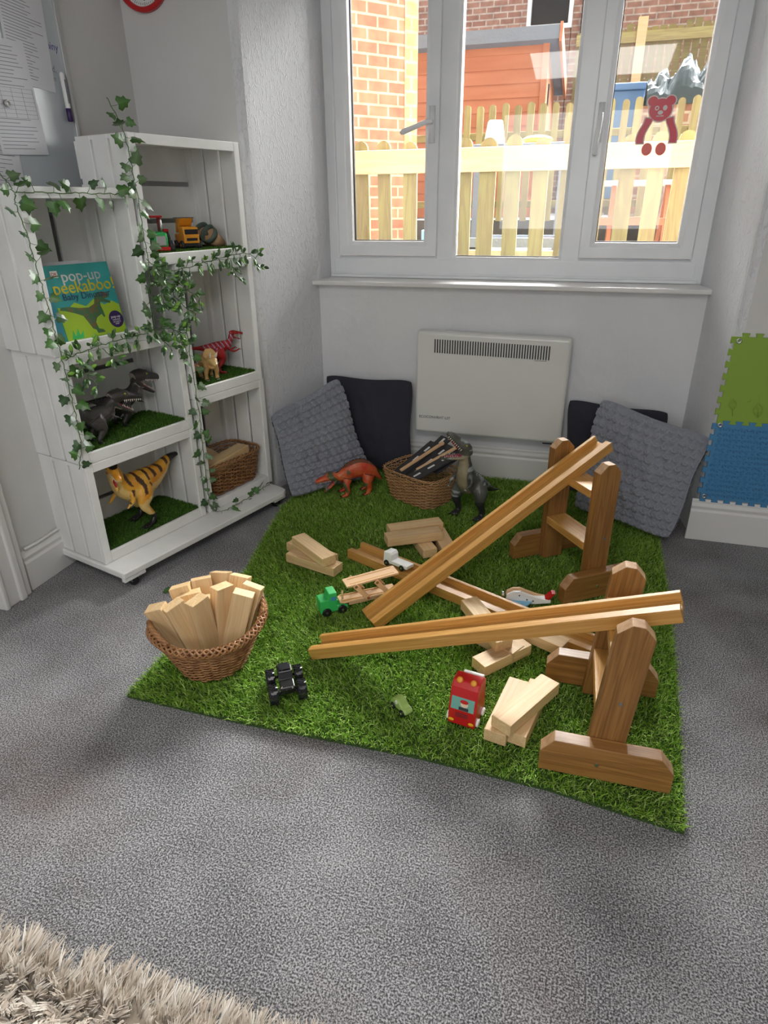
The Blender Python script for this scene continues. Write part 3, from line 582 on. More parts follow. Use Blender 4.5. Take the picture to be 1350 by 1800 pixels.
# ================================================================ SHAGGY RUG
sh = thing('shaggy_rug', 'beige deep pile shaggy rug at the bottom left corner', 'rug')
b = MB(); b.box((-.75, .15, .006), (1.7, .76, .012)); b.build('rug_backing', mat('beige_backing', (.5, .44, .37), .9), sh)
def shag():
    nc = 9500; cx = rng.uniform(-1.6, .1, nc); cy = rng.uniform(-.1, .545, nc); n = nc * 10; k = np.repeat(np.arange(nc), 10)
    a = rng.normal(-1.0, 1.1, nc); ln = rng.uniform(.03, .055, nc); bx = cx[k] + rng.normal(0, .003, n); by = cy[k] + rng.normal(0, .003, n)
    aa = a[k] + rng.normal(0, .18, n); L = ln[k] * rng.uniform(.8, 1.1, n); out = rng.uniform(.35, .8, nc)[k]
    edge = np.clip((cy[k] - .47) / .07, 0, 1); dx = np.cos(aa) * out * (1 - edge) + edge * rng.normal(0, .3, n); dy = np.sin(aa) * out * (1 - edge) + edge * .9; dz = np.sqrt(np.clip(1 - .6 * (dx ** 2 + dy ** 2), .12, 1)) * (1 - .3 * edge)
    w = .0017; px, py = -np.sin(aa) * w, np.cos(aa) * w; px += rng.normal(0, .0005, n)
    V_ = np.empty((n, 6, 3), np.float32)
    for q, (f, wf, zf) in enumerate([(0, 1, 0), (.45, 1.1, .75), (1, .35, 1)]):
        X = bx + dx * L * f * (.6 + .4 * f); Y = by + dy * L * f * (.6 + .4 * f); Z = .01 + dz * L * (zf if q else 0) * .95
        V_[:, 2 * q] = np.stack([X - px * wf, Y - py * wf, Z], 1); V_[:, 2 * q + 1] = np.stack([X + px * wf, Y + py * wf, Z], 1)
    me = bpy.data.meshes.new('shaggy_pile'); me.vertices.add(n * 6); me.vertices.foreach_set('co', V_.ravel())
    base = (np.arange(n) * 6)[:, None]; loops = np.concatenate([base + np.array([0, 1, 3, 2]), base + np.array([2, 3, 5, 4])], 1).ravel().astype(np.int32)
    me.loops.add(n * 8); me.loops.foreach_set('vertex_index', loops); me.polygons.add(n * 2)
    me.polygons.foreach_set('loop_start', (np.arange(n * 2) * 4).astype(np.int32)); me.polygons.foreach_set('loop_total', np.full(n * 2, 4, np.int32)); me.update(calc_edges=True)
    cols = np.array([(.78, .70, .60), (.58, .49, .40), (.88, .83, .75), (.48, .40, .32)]); c = cols[rng.integers(0, 4, nc)][k] * .55 + cols[rng.integers(0, 4, n)] * .45
    c = np.repeat(np.concatenate([c, np.ones((n, 1))], 1), 6, 0).astype(np.float32); at = me.color_attributes.new('Col', 'FLOAT_COLOR', 'POINT'); at.data.foreach_set('color', c.ravel())
    me.materials.append(M['shag']); o = bpy.data.objects.new('shaggy_pile', me); C.objects.link(o); o.parent = sh; o['kind'] = 'stuff'
shag()

# ================================================================ CRATE SHELF
SA = R(74.5); SO = Vector((-1.676, 1.788, 0)); ST = Matrix.Translation(SO) @ Matrix.Rotation(SA, 4, 'Z')     # local x = along the front, y = towards the back
def SP(u, v, z): return ST @ Vector((u, v, z))
shelf = thing('crate_shelf', 'white painted shelf unit of six stacked wooden crates on castors', 'shelf', SO, SA)
b = MB(); b.prism([(-.012, -.118), (.915, -.132), (.945, -.118), (.955, -.09), (.99, .305), (-.012, .305)], .058, .084, 'z'); b.build('base_board', 'white', shelf, bevel=.004)
b = MB(); b.box((.04, -.105, .05), (.10, .02, .018)); b.box((.9, -.11, .05), (.08, .02, .018)); b.build('base_lip', 'white', shelf, bevel=.003)
for x, y in ((.045, -.088), (.90, -.085), (.05, .26), (.93, .26)):
    b = MB(); b.box((x, y, .052), (.05, .04, .010)); b.box((x - .014, y, .038), (.003, .03, .03)); b.box((x + .014, y, .038), (.003, .03, .03)); c_ = b.build('castor', 'silver', shelf)
    b = MB(); b.lathe([(.012, -.011), (.023, -.010), (.025, -.005), (.025, .005), (.023, .010), (.012, .011)], 20); b.build('castor_wheel', 'gloss_black', c_, smooth=True, T=TR((x, y, .026), 0, 0, R(90)))
DEP = .295
def crate(u0, u1, z0, z1, land, sides=True):
    fr = .03; t = .012
    b = MB()
    # front rim: posts and rails
    for x in (u0 + fr / 2, u1 - fr / 2): b.box((x, .008, (z0 + z1) / 2), (fr, .016, z1 - z0))
    for z in (z0 + .021, z1 - .017): b.box(((u0 + u1) / 2, .008, z), (u1 - u0 - 2 * fr, .0155, .042 if z < (z0 + z1) / 2 else .034))
    root = b.build('crate', 'white', shelf, bevel=.002, seg=1)
    for s, x in (('l', u0 + t / 2), ('r', u1 - t / 2)):
        b = MB(); n = 3; gap = .013; w = (DEP - .02 - gap * (n - 1)) / n
        for k in range(n): b.box((x, .016 + w / 2 + k * (w + gap), (z0 + z1) / 2), (t, w, z1 - z0 - .004))
        xx = x + (t if s == 'l' else -t); b.box((xx, DEP - .02, (z0 + z1) / 2), (t * 1.6, .03, z1 - z0 - .01)); b.build('side_slats', 'white', root, bevel=.0015, seg=1)
    b = MB(); n = 3
    if land:
        H = z1 - z0 - .03; g = .018; w = (H - g * (n - 1)) / n
        for k in range(n): b.box(((u0 + u1) / 2, DEP, z0 + .015 + w / 2 + k * (w + g)), (u1 - u0, t, w))
    else:
        H = u1 - u0; g = .020; w = (H - g * (n - 1)) / n
        for k in range(n): b.box((u0 + w / 2 + k * (w + g), DEP, (z0 + z1) / 2), (w, t, z1 - z0 - .01))
    b.build('back_slats', 'white', root, bevel=.0015, seg=1)
    b = MB()
    b.box(((u0 + u1) / 2, DEP / 2, z0 + .030), (u1 - u0 - .024, DEP - .02, .012)); b.build('bottom_board', 'white', root)
    b = MB(); b.box(((u0 + u1) / 2, DEP / 2, z1 - .008), (u1 - u0 - .002, DEP - .01, .014)); b.build('top_board', 'white', root)
    return root
crate(0, .532, .085, .497, True); crate(-.004, .528, .498, .894, True); crate(-.02, .402, .895, 1.412, False)
crate(.552, .985, .085, .612, False); crate(.548, .978, .613, 1.150, False); crate(.418, .962, 1.151, 1.585, True)
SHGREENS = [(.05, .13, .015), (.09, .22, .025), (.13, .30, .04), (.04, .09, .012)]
def liner(label, u0, u1, z):
    t = thing('turf_liner', label, 'turf mat', SP(0, 0, 0), SA, group='turf liners in the shelf')
    b = MB(); b.box(((u0 + u1) / 2, .15, z + .001), (u1 - u0, .26, .003)); b.build('turf_backing', 'turfbase', t)
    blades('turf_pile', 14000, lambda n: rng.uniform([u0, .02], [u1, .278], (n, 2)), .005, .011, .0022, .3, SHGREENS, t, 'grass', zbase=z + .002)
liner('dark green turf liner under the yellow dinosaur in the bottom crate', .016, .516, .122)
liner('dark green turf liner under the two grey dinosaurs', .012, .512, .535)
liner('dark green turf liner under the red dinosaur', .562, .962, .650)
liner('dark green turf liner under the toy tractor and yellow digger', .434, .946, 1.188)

# ================================================================ BOARDS AND TRESTLES
def board(name, L, Wd, T_, mt, parent, T, cl=0, cr=0, bevel=.002, cmat=None):
    """board along local x centred at origin; cl/cr = chamfer of the +z corners at left/right end"""
    pl = [(-L / 2, -T_ / 2), (L / 2, -T_ / 2)]
    sm = [0]
    if cr: pl += [(L / 2, T_ / 2 - cr), (L / 2 - cr * .8, T_ / 2)]; sm += [0, 1]
    else: pl += [(L / 2, T_ / 2)]; sm += [0]
    if cl: pl += [(-L / 2 + cl * .8, T_ / 2), (-L / 2, T_ / 2 - cl)]; sm += [0, 1]
    else: pl += [(-L / 2, T_ / 2)]; sm += [0]
    sm += [0] * (len(pl) - len(sm))
    b = MB(); b.prism(pl, -Wd / 2, Wd / 2, 'y', side_mi=sm); return b.build(name, [mt, cmat or mt], parent, bevel=bevel, T=T)
def trestle(label, loc, rz, H, w=.088, lean=0):
    t = thing('wooden_trestle', label, 'trestle stand', loc, rz)
    for s in (-1, 1):
        y = s * .178
        board('foot', .32, .04, .102, 'stain2', t, TR((0, y, .051)), .04, .04, cmat='endgrain')
        # upright: built lying along x, chamfered on both long-edge corners of its top end
        b = MB(); c = .03; pl = [(0, -w / 2), (H - c, -w / 2), (H, -w / 2 + c), (H, w / 2 - c), (H - c, w / 2), (0, w / 2)]
        b.prism(pl, -.019, .019, 'z', side_mi=[0, 1, 1, 1, 0, 0])
        b.build('upright', ['stain2', 'endgrain'], t, bevel=.002, T=Matrix(((0, 1, 0, -.006 if lean else 0), (0, 0, 1, y - s * .040), (1, 0, 0, .004), (0, 0, 0, 1))) @ Matrix.Rotation(lean, 4, 'Z'))
        for z in (.05, .12): 
            b = MB(); b.lathe([(.001, 0), (.005, 0), (.005, .002), (.001, .002)], 10); b.build('screw', 'silver', t, T=TR((.015 if z > .1 else -.02, y + s * (.0205 if z < .1 else -.0205), z + (.1 if z > .1 else 0)), 0, R(90)))
    for z in (H * .36, H * (.775 if H > .47 else .752)):
        board('rung', .24, .088, .030, 'stain', t, TR((-.004 + z * math.sin(lean), 0, z), R(90)))
    return t
NS = trestle('near wooden trestle at the front right of the turf', (.182, 1.485, .026), R(1), .445, lean=R(4))
FS = trestle('far wooden trestle holding the steep ramp by the right cushion', (.068, 2.335, .026), R(36.5), .505)
def ramp(label, p0, p1, twist=0, L=None):
    p0 = Vector(p0); p1 = Vector(p1); d = p1 - p0; L = L or d.length; x = d.normalized(); y = Vector((0, 0, 1)).cross(x).normalized(); z = x.cross(y)
    Mt = Matrix(((x.x, y.x, z.x, p0.x), (x.y, y.y, z.y, p0.y), (x.z, y.z, z.z, p0.z), (0, 0, 0, 1))) @ Matrix.Rotation(twist, 4, 'X')
    b = MB(); w = .048; h = .038
    b.prism([(-w, 0), (w, 0), (w, h), (w - .015, h), (w - .017, h - .022), (-w + .031, h - .022), (-w + .028, h), (-w, h)], 0, L, 'x')
    o = b.build('ramp_track', 'stain', None, bevel=.0015, T=Mt); return tag(o, label, 'ramp', 'wooden car ramps')
ramp('steep grooved wooden ramp resting on the far trestle', (-.585, 1.785, .020), (.140, 2.475, .508))
ramp('long grooved wooden ramp resting on the near trestle', (-.705, 1.585, .022), (.325, 1.475, .440))
ramp('grooved wooden ramp lying flat on the turf under the two raised ones', (-.80, 2.238, .026), (.235, 1.790, .026))

# ================================================================ BLOCKS
def block(label, c, ang, ztop, L=.24, W_=.062, T_=.038, rx=0, ry=0, group='loose pale wooden blocks on the turf', M4=None):
    b = MB(); b.box((0, 0, 0), (L, W_, T_)); Tm = M4 if M4 is not None else Matrix.Translation((c[0], c[1], ztop - T_ / 2)) @ Euler((rx, ry, R(ang))).to_matrix().to_4x4()
    return tag(b.build('wooden_block', 'pine', bevel=.0015, T=Tm), label, 'wooden block', group)
block('lower front block of the stack of three at the left of the turf', (-.925, 2.088), -15, .068)
block('lower rear block of the stack of three at the left of the turf', (-.965, 2.165), -22, .066)
block('pale block lying slantwise on top of the left stack of three', (-.938, 2.118), -36.5, .108)
block('rear block of the two side by side near the wicker track basket', (-.588, 2.423), 32.5, .108)
block('front block of the two side by side, with a small knot', (-.574, 2.340), 31, .108)
block('short looking block end poking out under the front block of the pair', (-.555, 2.385), -56, .067, L=.24)
block('block under the right end of the side by side pair', (-.455, 2.395), -63, .068, L=.2)
block('lowest block of the crossed pile between the two long ramps', (-.175, 1.775), -30, .066)
block('block leaning up on the crossed pile beside the flat ramp', (-.190, 1.800), -52, .108, ry=R(4))
block('block with its end showing under the near long ramp', (-.120, 1.700), 50, .063, L=.2)
block('lone block lying past the crossed pile towards the near trestle', (-.035, 1.842), -25, .066)
block('lower left block of the crossed stack at the front right', (-.074, 1.455), 80, .066)
block('lower right block of the crossed stack at the front right', (-.018, 1.465), 78, .0655)
block('pale block lying across the top of the front right stack', (-.024, 1.448), 61, .106)

# ================================================================ BASKETS
def basket(name, label, loc, rz, sup, rows, stakes, mt, bot, top, hh, rimlift=0, rw=.0028, tilt=(0, 0), rim_r=.006, handles=False, group=None):
    """bot/top = half sizes (x, y); sup = superellipse exponent; rimlift raises the ends"""
    t = thing(name, label, 'basket', loc, rz, group, rx=tilt[0], ry=tilt[1])
    def P(th, f, off=0):
        ax = bot[0] + (top[0] - bot[0]) * f + off; ay = bot[1] + (top[1] - bot[1]) * f + off
        c, s = math.cos(th), math.sin(th); e = 2 / sup
        lift = rimlift * f * abs(c) ** 3
        return Vector((ax * math.copysign(abs(c) ** e, c), ay * math.copysign(abs(s) ** e, s), .004 + f * hh + lift))
    # arc-length-uniform angles
    ths = np.linspace(0, 2 * math.pi, 721); pts = [P(a, .5) for a in ths]; s = [0]
    for i in range(720): s.append(s[-1] + (pts[i + 1] - pts[i]).length)
    def TH(u): return float(np.interp((u % 1) * s[-1], s, ths))
    ns = stakes * 4; b = MB()
    for r in range(rows):
        f = (r + .3) / rows * .95
        b.tube([P(TH(i / ns), f, .0042 * math.cos(math.pi * i / 4 + math.pi * (r % 2)) + random.uniform(-.0005, .0005)) for i in range(ns)], rw, 5, closed=True)
    b.build('woven_sides', mt, t, smooth=True)
    b = MB()
    for k in range(stakes):
        th = TH((k + .0) / stakes); b.tube([P(th, q / 6) for q in range(7)], rw * .8, 5)
    b.build('stakes', mt, t, smooth=True)
    b = MB(); nb = 240
    K = 3 if rim_r < .008 else 8
    for k in range(K):
        tw = (stakes // 2) * (1 if k % 2 or K == 3 else -1)
        b.tube([P(TH(i / nb), 1, rim_r * math.cos(2 * math.pi * (k / K + tw * i / nb))) + Vector((0, 0, rim_r * (.6 + math.sin(2 * math.pi * (k / K + tw * i / nb))))) for i in range(nb)], rim_r * (.52 if K == 3 else .30), 5, closed=True)
    b.build('braided_rim', mt, t, smooth=True)
    if handles:
        for sg in (0, math.pi):
            b = MB()
            for k in range(3):
                b.tube([P(sg + a, 1, .004 * math.cos(k * 2.1 + a * 22)) + Vector((0, 0, .018 + .022 * math.cos(a / .55 * math.pi / 2) + .004 * math.sin(k * 2.1 + a * 22))) for a in np.linspace(-.55, .55, 24)], rim_r * .5, 5)
            b.build('handle', mt, t, smooth=True)
    b = MB(); b.add([P(TH(k / 40), .02) for k in range(40)] + [Vector((0, 0, .004))], [(k, (k + 1) % 40, 40) for k in range(40)]); b.build('basket_base', mt, t); return t
rb = basket('willow_basket', 'round brown willow basket full of upright blocks at the front left', (-1.0, 1.432, .026), R(50), 2.0, 19, 28, 'wicker', (.098, .085), (.172, .145), .138, rimlift=.03, rim_r=.0115, handles=True)
RB = rb.matrix_basis.copy()
basket('willow_basket', 'honey coloured rectangular wicker basket holding black track pieces', (-.668, 2.868, .026), R(-28), 4.5, 17, 30, 'wicker2', (.135, .100), (.172, .130), .150, rim_r=.005)
basket('willow_basket', 'brown wicker basket of wood blocks in the lower right crate', SP(.765, .125, .127), SA, 4.5, 15, 28, 'wicker', (.165, .095), (.190, .115), .145, rim_r=.006)
# blocks standing in the round basket (local frame of the basket)
def inb(label, foot, topp, yaw=0, L=.25, W_=.062, T_=.038):
    a = Vector(foot); x = (Vector(topp) - a).normalized(); y = Vector((math.cos(yaw), math.sin(yaw), 0)); y = (y - x * y.dot(x)).normalized(); z = x.cross(y); c = a + x * L / 2
    Mt = Matrix(((x.x, y.x, z.x, c.x), (x.y, y.y, z.y, c.y), (x.z, y.z, z.z, c.z), (0, 0, 0, 1)))
    block(label, None, 0, 0, L, W_, T_, group='pale blocks standing in the round basket', M4=Mt)
def W3(x, y, z): return (x, y, z)
BK = [((-1.122, 1.335), .30, 8, 'leftmost block leaning out of the round basket'), ((-1.065, 1.350), .305, 60, 'wide faced block second from left at the front of the round basket'),
      ((-1.000, 1.385), .30, 72, 'block in the middle of the front row of the round basket'), ((-.965, 1.480), .33, 68, 'tallest long block near the centre of the round basket'),
      ((-.885, 1.470), .30, 14, 'block with darker edge at the right of the round basket'), ((-.880, 1.530), .30, 8, 'block just behind the rightmost one in the round basket'),
      ((-.950, 1.580), .31, 8, 'broad block at the back right of the round basket'), ((-1.030, 1.585), .31, 0, 'rearmost block of the round basket'),
      ((-1.065, 1.515), .31, 35, 'block behind the tall one at the back left of the round basket'), ((-1.105, 1.455), .295, 20, 'block standing at the far left back of the round basket'),
      ((-1.060, 1.440), .28, 28, 'narrow block end behind the leftmost blocks of the round basket'), ((-1.02, 1.455), .26, 30, 'low block end in the gap behind the front row of the round basket')]
for (tx, ty), tz, yw, lb in BK:
    fx, fy = -.985 + (tx + .985) * .36, 1.425 + (ty - 1.425) * .36; d = Vector((tx - fx, ty - fy, tz - .05)); inb(lb, (fx, fy, .05), (tx, ty, tz), R(yw), L=min(.25, d.length))
# track pieces in the rectangular basket
TB = TR((-.668, 2.868, .026), R(-28))
def track(label, x, y, z, rz, rx, ry, L=.26, W_=.075):
    t = thing('track_piece', label, 'toy road', TB @ Vector((x, y, z)), R(-28) + R(rz), 'black road pieces in the wicker basket', R(rx), R(ry))
    b = MB(); b.box((0, 0, 0), (L, W_, .008)); b.build('road_board', 'tarmac', t, bevel=.001)
    b = MB()
    for k in (-.08, 0, .08): b.box((k, 0, .0045), (.038, .013, .001))
    b.build('white_dashes', 'whitetoy', t)
track('black road piece lying lowest at the front of the rectangular basket', .060, .005, .178, 66, 0, -22, .23, .080)
track('black road piece leaning at the left of the rectangular basket', -.075, .045, .175, 82, 0, -24, .28)
track('black road piece in the middle of the rectangular basket, half covered', .005, .055, .178, 76, 0, -25, .28)
track('black road piece standing highest behind the left one', -.04, .12, .205, 80, 0, -28, .22)
track('black road piece at the right behind the open mouthed dinosaur', .10, .10, .205, 70, 0, -26, .22)
for k, (x, y, z, rz) in enumerate([(-.035, .035, .198, 72), (.045, .075, .206, 64)]):
    b = MB(); b.box((0, 0, 0), (.25, .016, .010)); b.lathe([(.001, -.005), (.013, -.005), (.013, .005), (.001, .005)], 16, T=TR((.13, 0, 0)))
    tag(b.build('wooden_strip', 'beech', bevel=.001, T=TB @ TR((x, y, z), R(rz), 0, R(-23))), ['pale wooden strip with round end lying over the black road pieces', 'second pale wooden strip, to the right in the rectangular basket'][k], 'wooden strip')
# blocks in the shelf basket
for lb, u, v, z, a, L, W_, T_ in [('long pale block lying along the front of the shelf basket', .755, .085, .262, 4, .30, .07, .05), ('short square block at the left in the shelf basket', .65, .16, .270, 62, .13, .08, .05), ('block lying deep in the shelf basket', .80, .16, .20, 10, .24, .07, .05)]:
    b = MB(); b.box((0, 0, 0), (L, W_, T_)); tag(b.build('wooden_block', 'pine', bevel=.004, T=ST @ TR((u, v, z), R(a), 0, R(-3))), lb, 'wooden block', 'pale blocks in the shelf basket')
b = MB(); b.lathe([(.001, -.02), (.055, -.02), (.058, 0), (.055, .02), (.001, .02)], 28); tag(b.build('wooden_disc', 'pine', smooth=False, T=ST @ TR((.745, .175, .262), 0, R(25), R(20))), 'round wooden disc between the blocks in the shelf basket', 'wooden disc')

# ================================================================ CUSHIONS
def cushion(name, label, BL, BR, TRr, TL, thick, mt, n=190, wr=.018, ros=0, group=None, seed=0):
    c = [Vector(p) for p in (BL, BR, TRr, TL)]; nrm = ((c[1] - c[0]).cross(c[3] - c[0])).normalized(); mid = sum(c, Vector()) / 4
    b = MB(); vs = []
    for side in (1, -1):
        for i in range(n):
            for j in range(n):
                u, v = i / (n - 1), j / (n - 1)
                p = c[0] * (1 - u) * (1 - v) + c[1] * u * (1 - v) + c[2] * u * v + c[3] * (1 - u) * v
                e = min(u, 1 - u, v, 1 - v); k = (max(0, math.sin(math.pi * u)) * max(0, math.sin(math.pi * v))) ** .42
                p = p + (mid - p) * (.05 * (math.sin(math.pi * u) ** 2 * (1 - math.sin(math.pi * v)) + math.sin(math.pi * v) ** 2 * (1 - math.sin(math.pi * u))))
                p = p + (mid - p) * .045 * ((2 * u - 1) ** 6) * ((2 * v - 1) ** 6)
                d = thick * k; q = Vector((u * 3 + seed, v * 3, seed))
                d += k * wr * (noise.noise(q * 1.1) * 1.4 + noise.noise(q * 2.7 + Vector((u * 6, 0, 0))) * .7)
                d -= k * wr * 1.6 * math.exp(-((u - .55 + .25 * v) / .05) ** 2) * max(0, v - .3)
                if ros and e > .004:
                    x, y = u * 13, v * 13; row = math.floor(y); x2 = x + .5 * (row % 2); fx, fy = x2 - math.floor(x2) - .5, y - row - .5
                    rr = math.hypot(fx, fy * 1.05); an = math.atan2(fy, fx); d += ros * (max(0, 1 - (rr / .56) ** 2) ** .5 + .28 * math.sin(an * 2 + rr * 16) * min(1, rr * 4))
                wob = .012 * math.sin(v * 9 + seed) * (1 - min(1, e * 8)); vs.append(p + nrm * (d * side + wob * (1 if wr > .012 else .3)))
    fs = []
    for s_ in (0, 1):
        o = s_ * n * n
        for i in range(n - 1):
            for j in range(n - 1):
                q = (o + i * n + j, o + (i + 1) * n + j, o + (i + 1) * n + j + 1, o + i * n + j + 1); fs.append(q if s_ == 0 else q[::-1])
    b.add(vs, fs)
    o = b.build(name, mt, smooth=True); bm = bmesh.new(); bm.from_mesh(o.data); bmesh.ops.remove_doubles(bm, verts=bm.verts, dist=.0006); bm.to_mesh(o.data); bm.free()
    return tag(o, label, 'cushion', group)
cushion('floor_cushion', 'textured grey plush cushion leaning in the left corner beside the shelf', (-1.285, 2.665, .035), (-.975, 3.02, .045), (-1.155, 3.06, .565), (-1.415, 2.775, .425), .062, 'fabric_grey', ros=.013, seed=1)
cushion('floor_cushion', 'plain charcoal cushion to the left of the heater', (-1.21, 3.12, .05), (-.775, 3.10, .05), (-.80, 3.215, .53), (-1.285, 3.20, .535), .045, 'fabric_dark', n=60, wr=.010, seed=4)
cushion('floor_cushion', 'plain charcoal cushion to the right of the heater', (0.0, 3.13, .04), (.44, 3.11, .04), (.455, 3.225, .455), (-.018, 3.225, .485), .032, 'fabric_dark', n=60, wr=.010, seed=9)
cushion('floor_cushion', 'textured grey plush cushion leaning at the right below the sill', (.075, 2.94, .035), (.475, 2.68, .045), (.588, 2.87, .455), (.125, 3.03, .555), .062, 'fabric_grey', ros=.013, seed=14, wr=.03)
# ================================================================ DINOSAURS
def loft(b, P, k=5, n=14):
    """P = [(x,y,z,ry,rz)]: smooth tube with elliptical sections"""
    Q = catmull(P, k); N = len(Q); vs = []
    for i in range(N):
        a = Vector(Q[min(i + 1, N - 1)][:3]) - Vector(Q[max(i - 1, 0)][:3]); a = a.normalized() if a.length > 1e-7 else Vector((1, 0, 0))
        s = Vector((0, 1, 0)); s = s - a * a.dot(s)
        s = s.normalized() if s.length > .05 else Vector((1, 0, 0)); u = a.cross(s)
        for j in range(n):
            w = 2 * math.pi * j / n; vs.append(Vector(Q[i][:3]) + s * math.cos(w) * abs(Q[i][3]) + u * math.sin(w) * abs(Q[i][4]))
    fs = [(i * n + j, i * n + (j + 1) % n, (i + 1) * n + (j + 1) % n, (i + 1) * n + j) for i in range(N - 1) for j in range(n)] + [tuple(range(n))[::-1], tuple(range((N - 1) * n, N * n))]
    b.add(vs, fs)
def body_mesh(b, name, vox, colf, parent, mt='skin', S=1):
    """fuse the lofts to one continuous skin and colour it"""
    me = bpy.data.meshes.new(name); me.from_pydata([tuple(Vector(p) * S) for p in b.v], [], b.f); bm = bmesh.new(); bm.from_mesh(me); bmesh.ops.recalc_face_normals(bm, faces=bm.faces); bm.to_mesh(me); bm.free()
    o = bpy.data.objects.new(name, me); C.objects.link(o)
    r = o.modifiers.new('r', 'REMESH'); r.mode = 'VOXEL'; r.voxel_size = vox * S; r.use_smooth_shade = True
    s = o.modifiers.new('s', 'SMOOTH'); s.factor = .5; s.iterations = 4
    dg = bpy.context.evaluated_depsgraph_get(); m2 = bpy.data.meshes.new_from_object(o.evaluated_get(dg)); bpy.data.objects.remove(o)
    m2.name = name; m2.polygons.foreach_set('use_smooth', [True] * len(m2.polygons)); at = m2.color_attributes.new('Col', 'FLOAT_COLOR', 'POINT')
    cols = []
    for v in m2.vertices: cols += [*colf(v.co / S, v.normal), 1.0]
    at.data.foreach_set('color', cols); m2.materials.clear(); m2.materials.append(M[mt])
    o = bpy.data.objects.new(name, m2); C.objects.link(o); o.parent = parent; return o
def fat(P, k): return [(p[0], p[1], p[2], p[3] * k, p[4] * k) for p in P]
def lerp3(a, b, t): t = max(0, min(1, t)); return tuple(a[i] * (1 - t) + b[i] * t for i in range(3))
def theropod(label, loc, rz, S, colf, spine, neck, headpitch=0, open_=28, headS=1.0, legs=None, arms=None, group=None, mouthm='mouth', mt='skin', scut=True, vox=.012, eyem='eye', rx=0, ry=0, headyaw=0, wide=1.0, cat='toy dinosaur', frill=False):
    t = thing('toy_dinosaur', label, cat, loc, rz, group, rx, ry); b = MB(); loft(b, spine)
    N0 = Vector(neck); HM = Matrix.Translation(N0) @ Matrix.Rotation(R(headyaw), 4, 'Z') @ Matrix.Rotation(-R(headpitch), 4, 'Y') @ Matrix.Scale(headS, 4)
    JM = HM @ Matrix.Translation((0, 0, -.035)) @ Matrix.Rotation(R(open_), 4, 'Y')
    def tl(P, Mx, sc=1): return [(*(Mx @ Vector(p[:3])), p[3] * wide * headS, p[4] * headS) for p in P]
    loft(b, tl([(-.06, 0, -.01, .07, .085), (.02, 0, .025, .088, .088), (.09, 0, .035, .085, .078), (.17, 0, .028, .066, .062), (.26, 0, .018, .055, .052), (.34, 0, .008, .046, .046), (.385, 0, -.005, .030, .030)], HM), n=16)
    for s_ in (-1, 1): loft(b, tl([(.04, s_ * .06 * wide, .07, .02, .018), (.09, s_ * .062 * wide, .092, .022, .024), (.14, s_ * .05 * wide, .07, .018, .016)], HM), n=8)
    loft(b, tl([(-.05, 0, -.03, .065, .045), (.03, 0, -.045, .066, .038), (.12, 0, -.05, .052, .028), (.22, 0, -.048, .043, .024), (.30, 0, -.040, .034, .022), (.335, 0, -.034, .02, .016)], JM), n=14)
    for L in (legs or []):
        for s_ in (-1, 1): loft(b, [(p[0] + (L.get('dx', 0) if s_ > 0 else 0), s_ * p[1], p[2], p[3], p[4]) for p in L['P']], n=12)
    for L in (legs or []):
        if L.get('toes'):
            for s_ in (-1, 1):
                fx, fy, fz = L['P'][-1][:3]; fx += (L.get('dx', 0) if s_ > 0 else 0)
                for a in (-24, 0, 24):
                    q = L['toes']; loft(b, [(fx - q * .1, s_ * fy, .035, .028, .028), (fx + q * .55 * math.cos(R(a)), s_ * fy + q * .55 * math.sin(R(a)), .032, .024, .026), (fx + q * math.cos(R(a)), s_ * fy + q * math.sin(R(a)), .018, .013, .014)], n=8)
    for A in (arms or []):
        for s_ in (-1, 1):
            loft(b, [(p[0], s_ * p[1], p[2], p[3], p[4]) for p in A], n=8)
            e = A[-1]
            for a in (-1, 1): loft(b, [(e[0], s_ * e[1], e[2], .014, .014), (e[0] + .045, s_ * e[1] + a * .018, e[2] - .03, .008, .008)], n=6, k=2)
    o = body_mesh(b, 'body', vox, colf, t, mt, S)
    mb = MB(); mb.add([Matrix.Scale(S, 4) @ (HM @ Vector(p)) for p in [(.0, -.05 * wide, -.012), (.0, .05 * wide, -.012), (.30, .036 * wide, -.028), (.30, -.036 * wide, -.028)]], [(0, 1, 2, 3)])
    k = [Matrix.Scale(S, 4) @ (JM @ Vector(p)) for p in [(-.01, -.046 * wide, -.012), (-.01, .046 * wide, -.012), (.27, .034 * wide, -.022), (.27, -.034 * wide, -.022)]]; mb.add(k, [(0, 1, 2, 3)])
    mb2 = MB(); loft(mb2, [(*(JM @ Vector(p[:3])), p[3] * headS * wide, p[4] * headS) for p in [(0, 0, -.018, .045, .018), (.12, 0, -.022, .04, .014), (.22, 0, -.02, .03, .014), (.275, 0, -.018, .012, .008)]]); mb2.v = [tuple(Vector(p) * S) for p in mb2.v]
    loft(mb2, [(*(HM @ Vector(p[:3]) * S), p[3] * headS * wide * S, p[4] * headS * S) for p in [(0, 0, -.018, .05, .024), (.12, 0, -.022, .045, .016), (.24, 0, -.026, .032, .012), (.31, 0, -.028, .018, .008)]])
    mb2.build('mouth_lining', mouthm, t, smooth=True)
    tb = MB()
    for s_ in (-1, 1):
        for q in range(9):
            f = q / 8; x = .10 + .25 * f; y = s_ * wide * (.060 - .028 * f); h = .022 * (1 + .4 * math.sin(q * 2.3))
            a = HM @ Vector((x, y, -.018)); tp = HM @ Vector((x + .002, y, -.018 - h - .012)); tb.cone(a * S, tp * S, .0075 * headS * S, 5)
            if q < 8: x = .10 + .20 * f; y = s_ * wide * (.046 - .02 * f); a = JM @ Vector((x, y, -.024)); tp = JM @ Vector((x, y, -.024 + h + .006)); tb.cone(a * S, tp * S, .006 * headS * S, 5)
    tb.build('teeth', 'tooth', t, smooth=True)
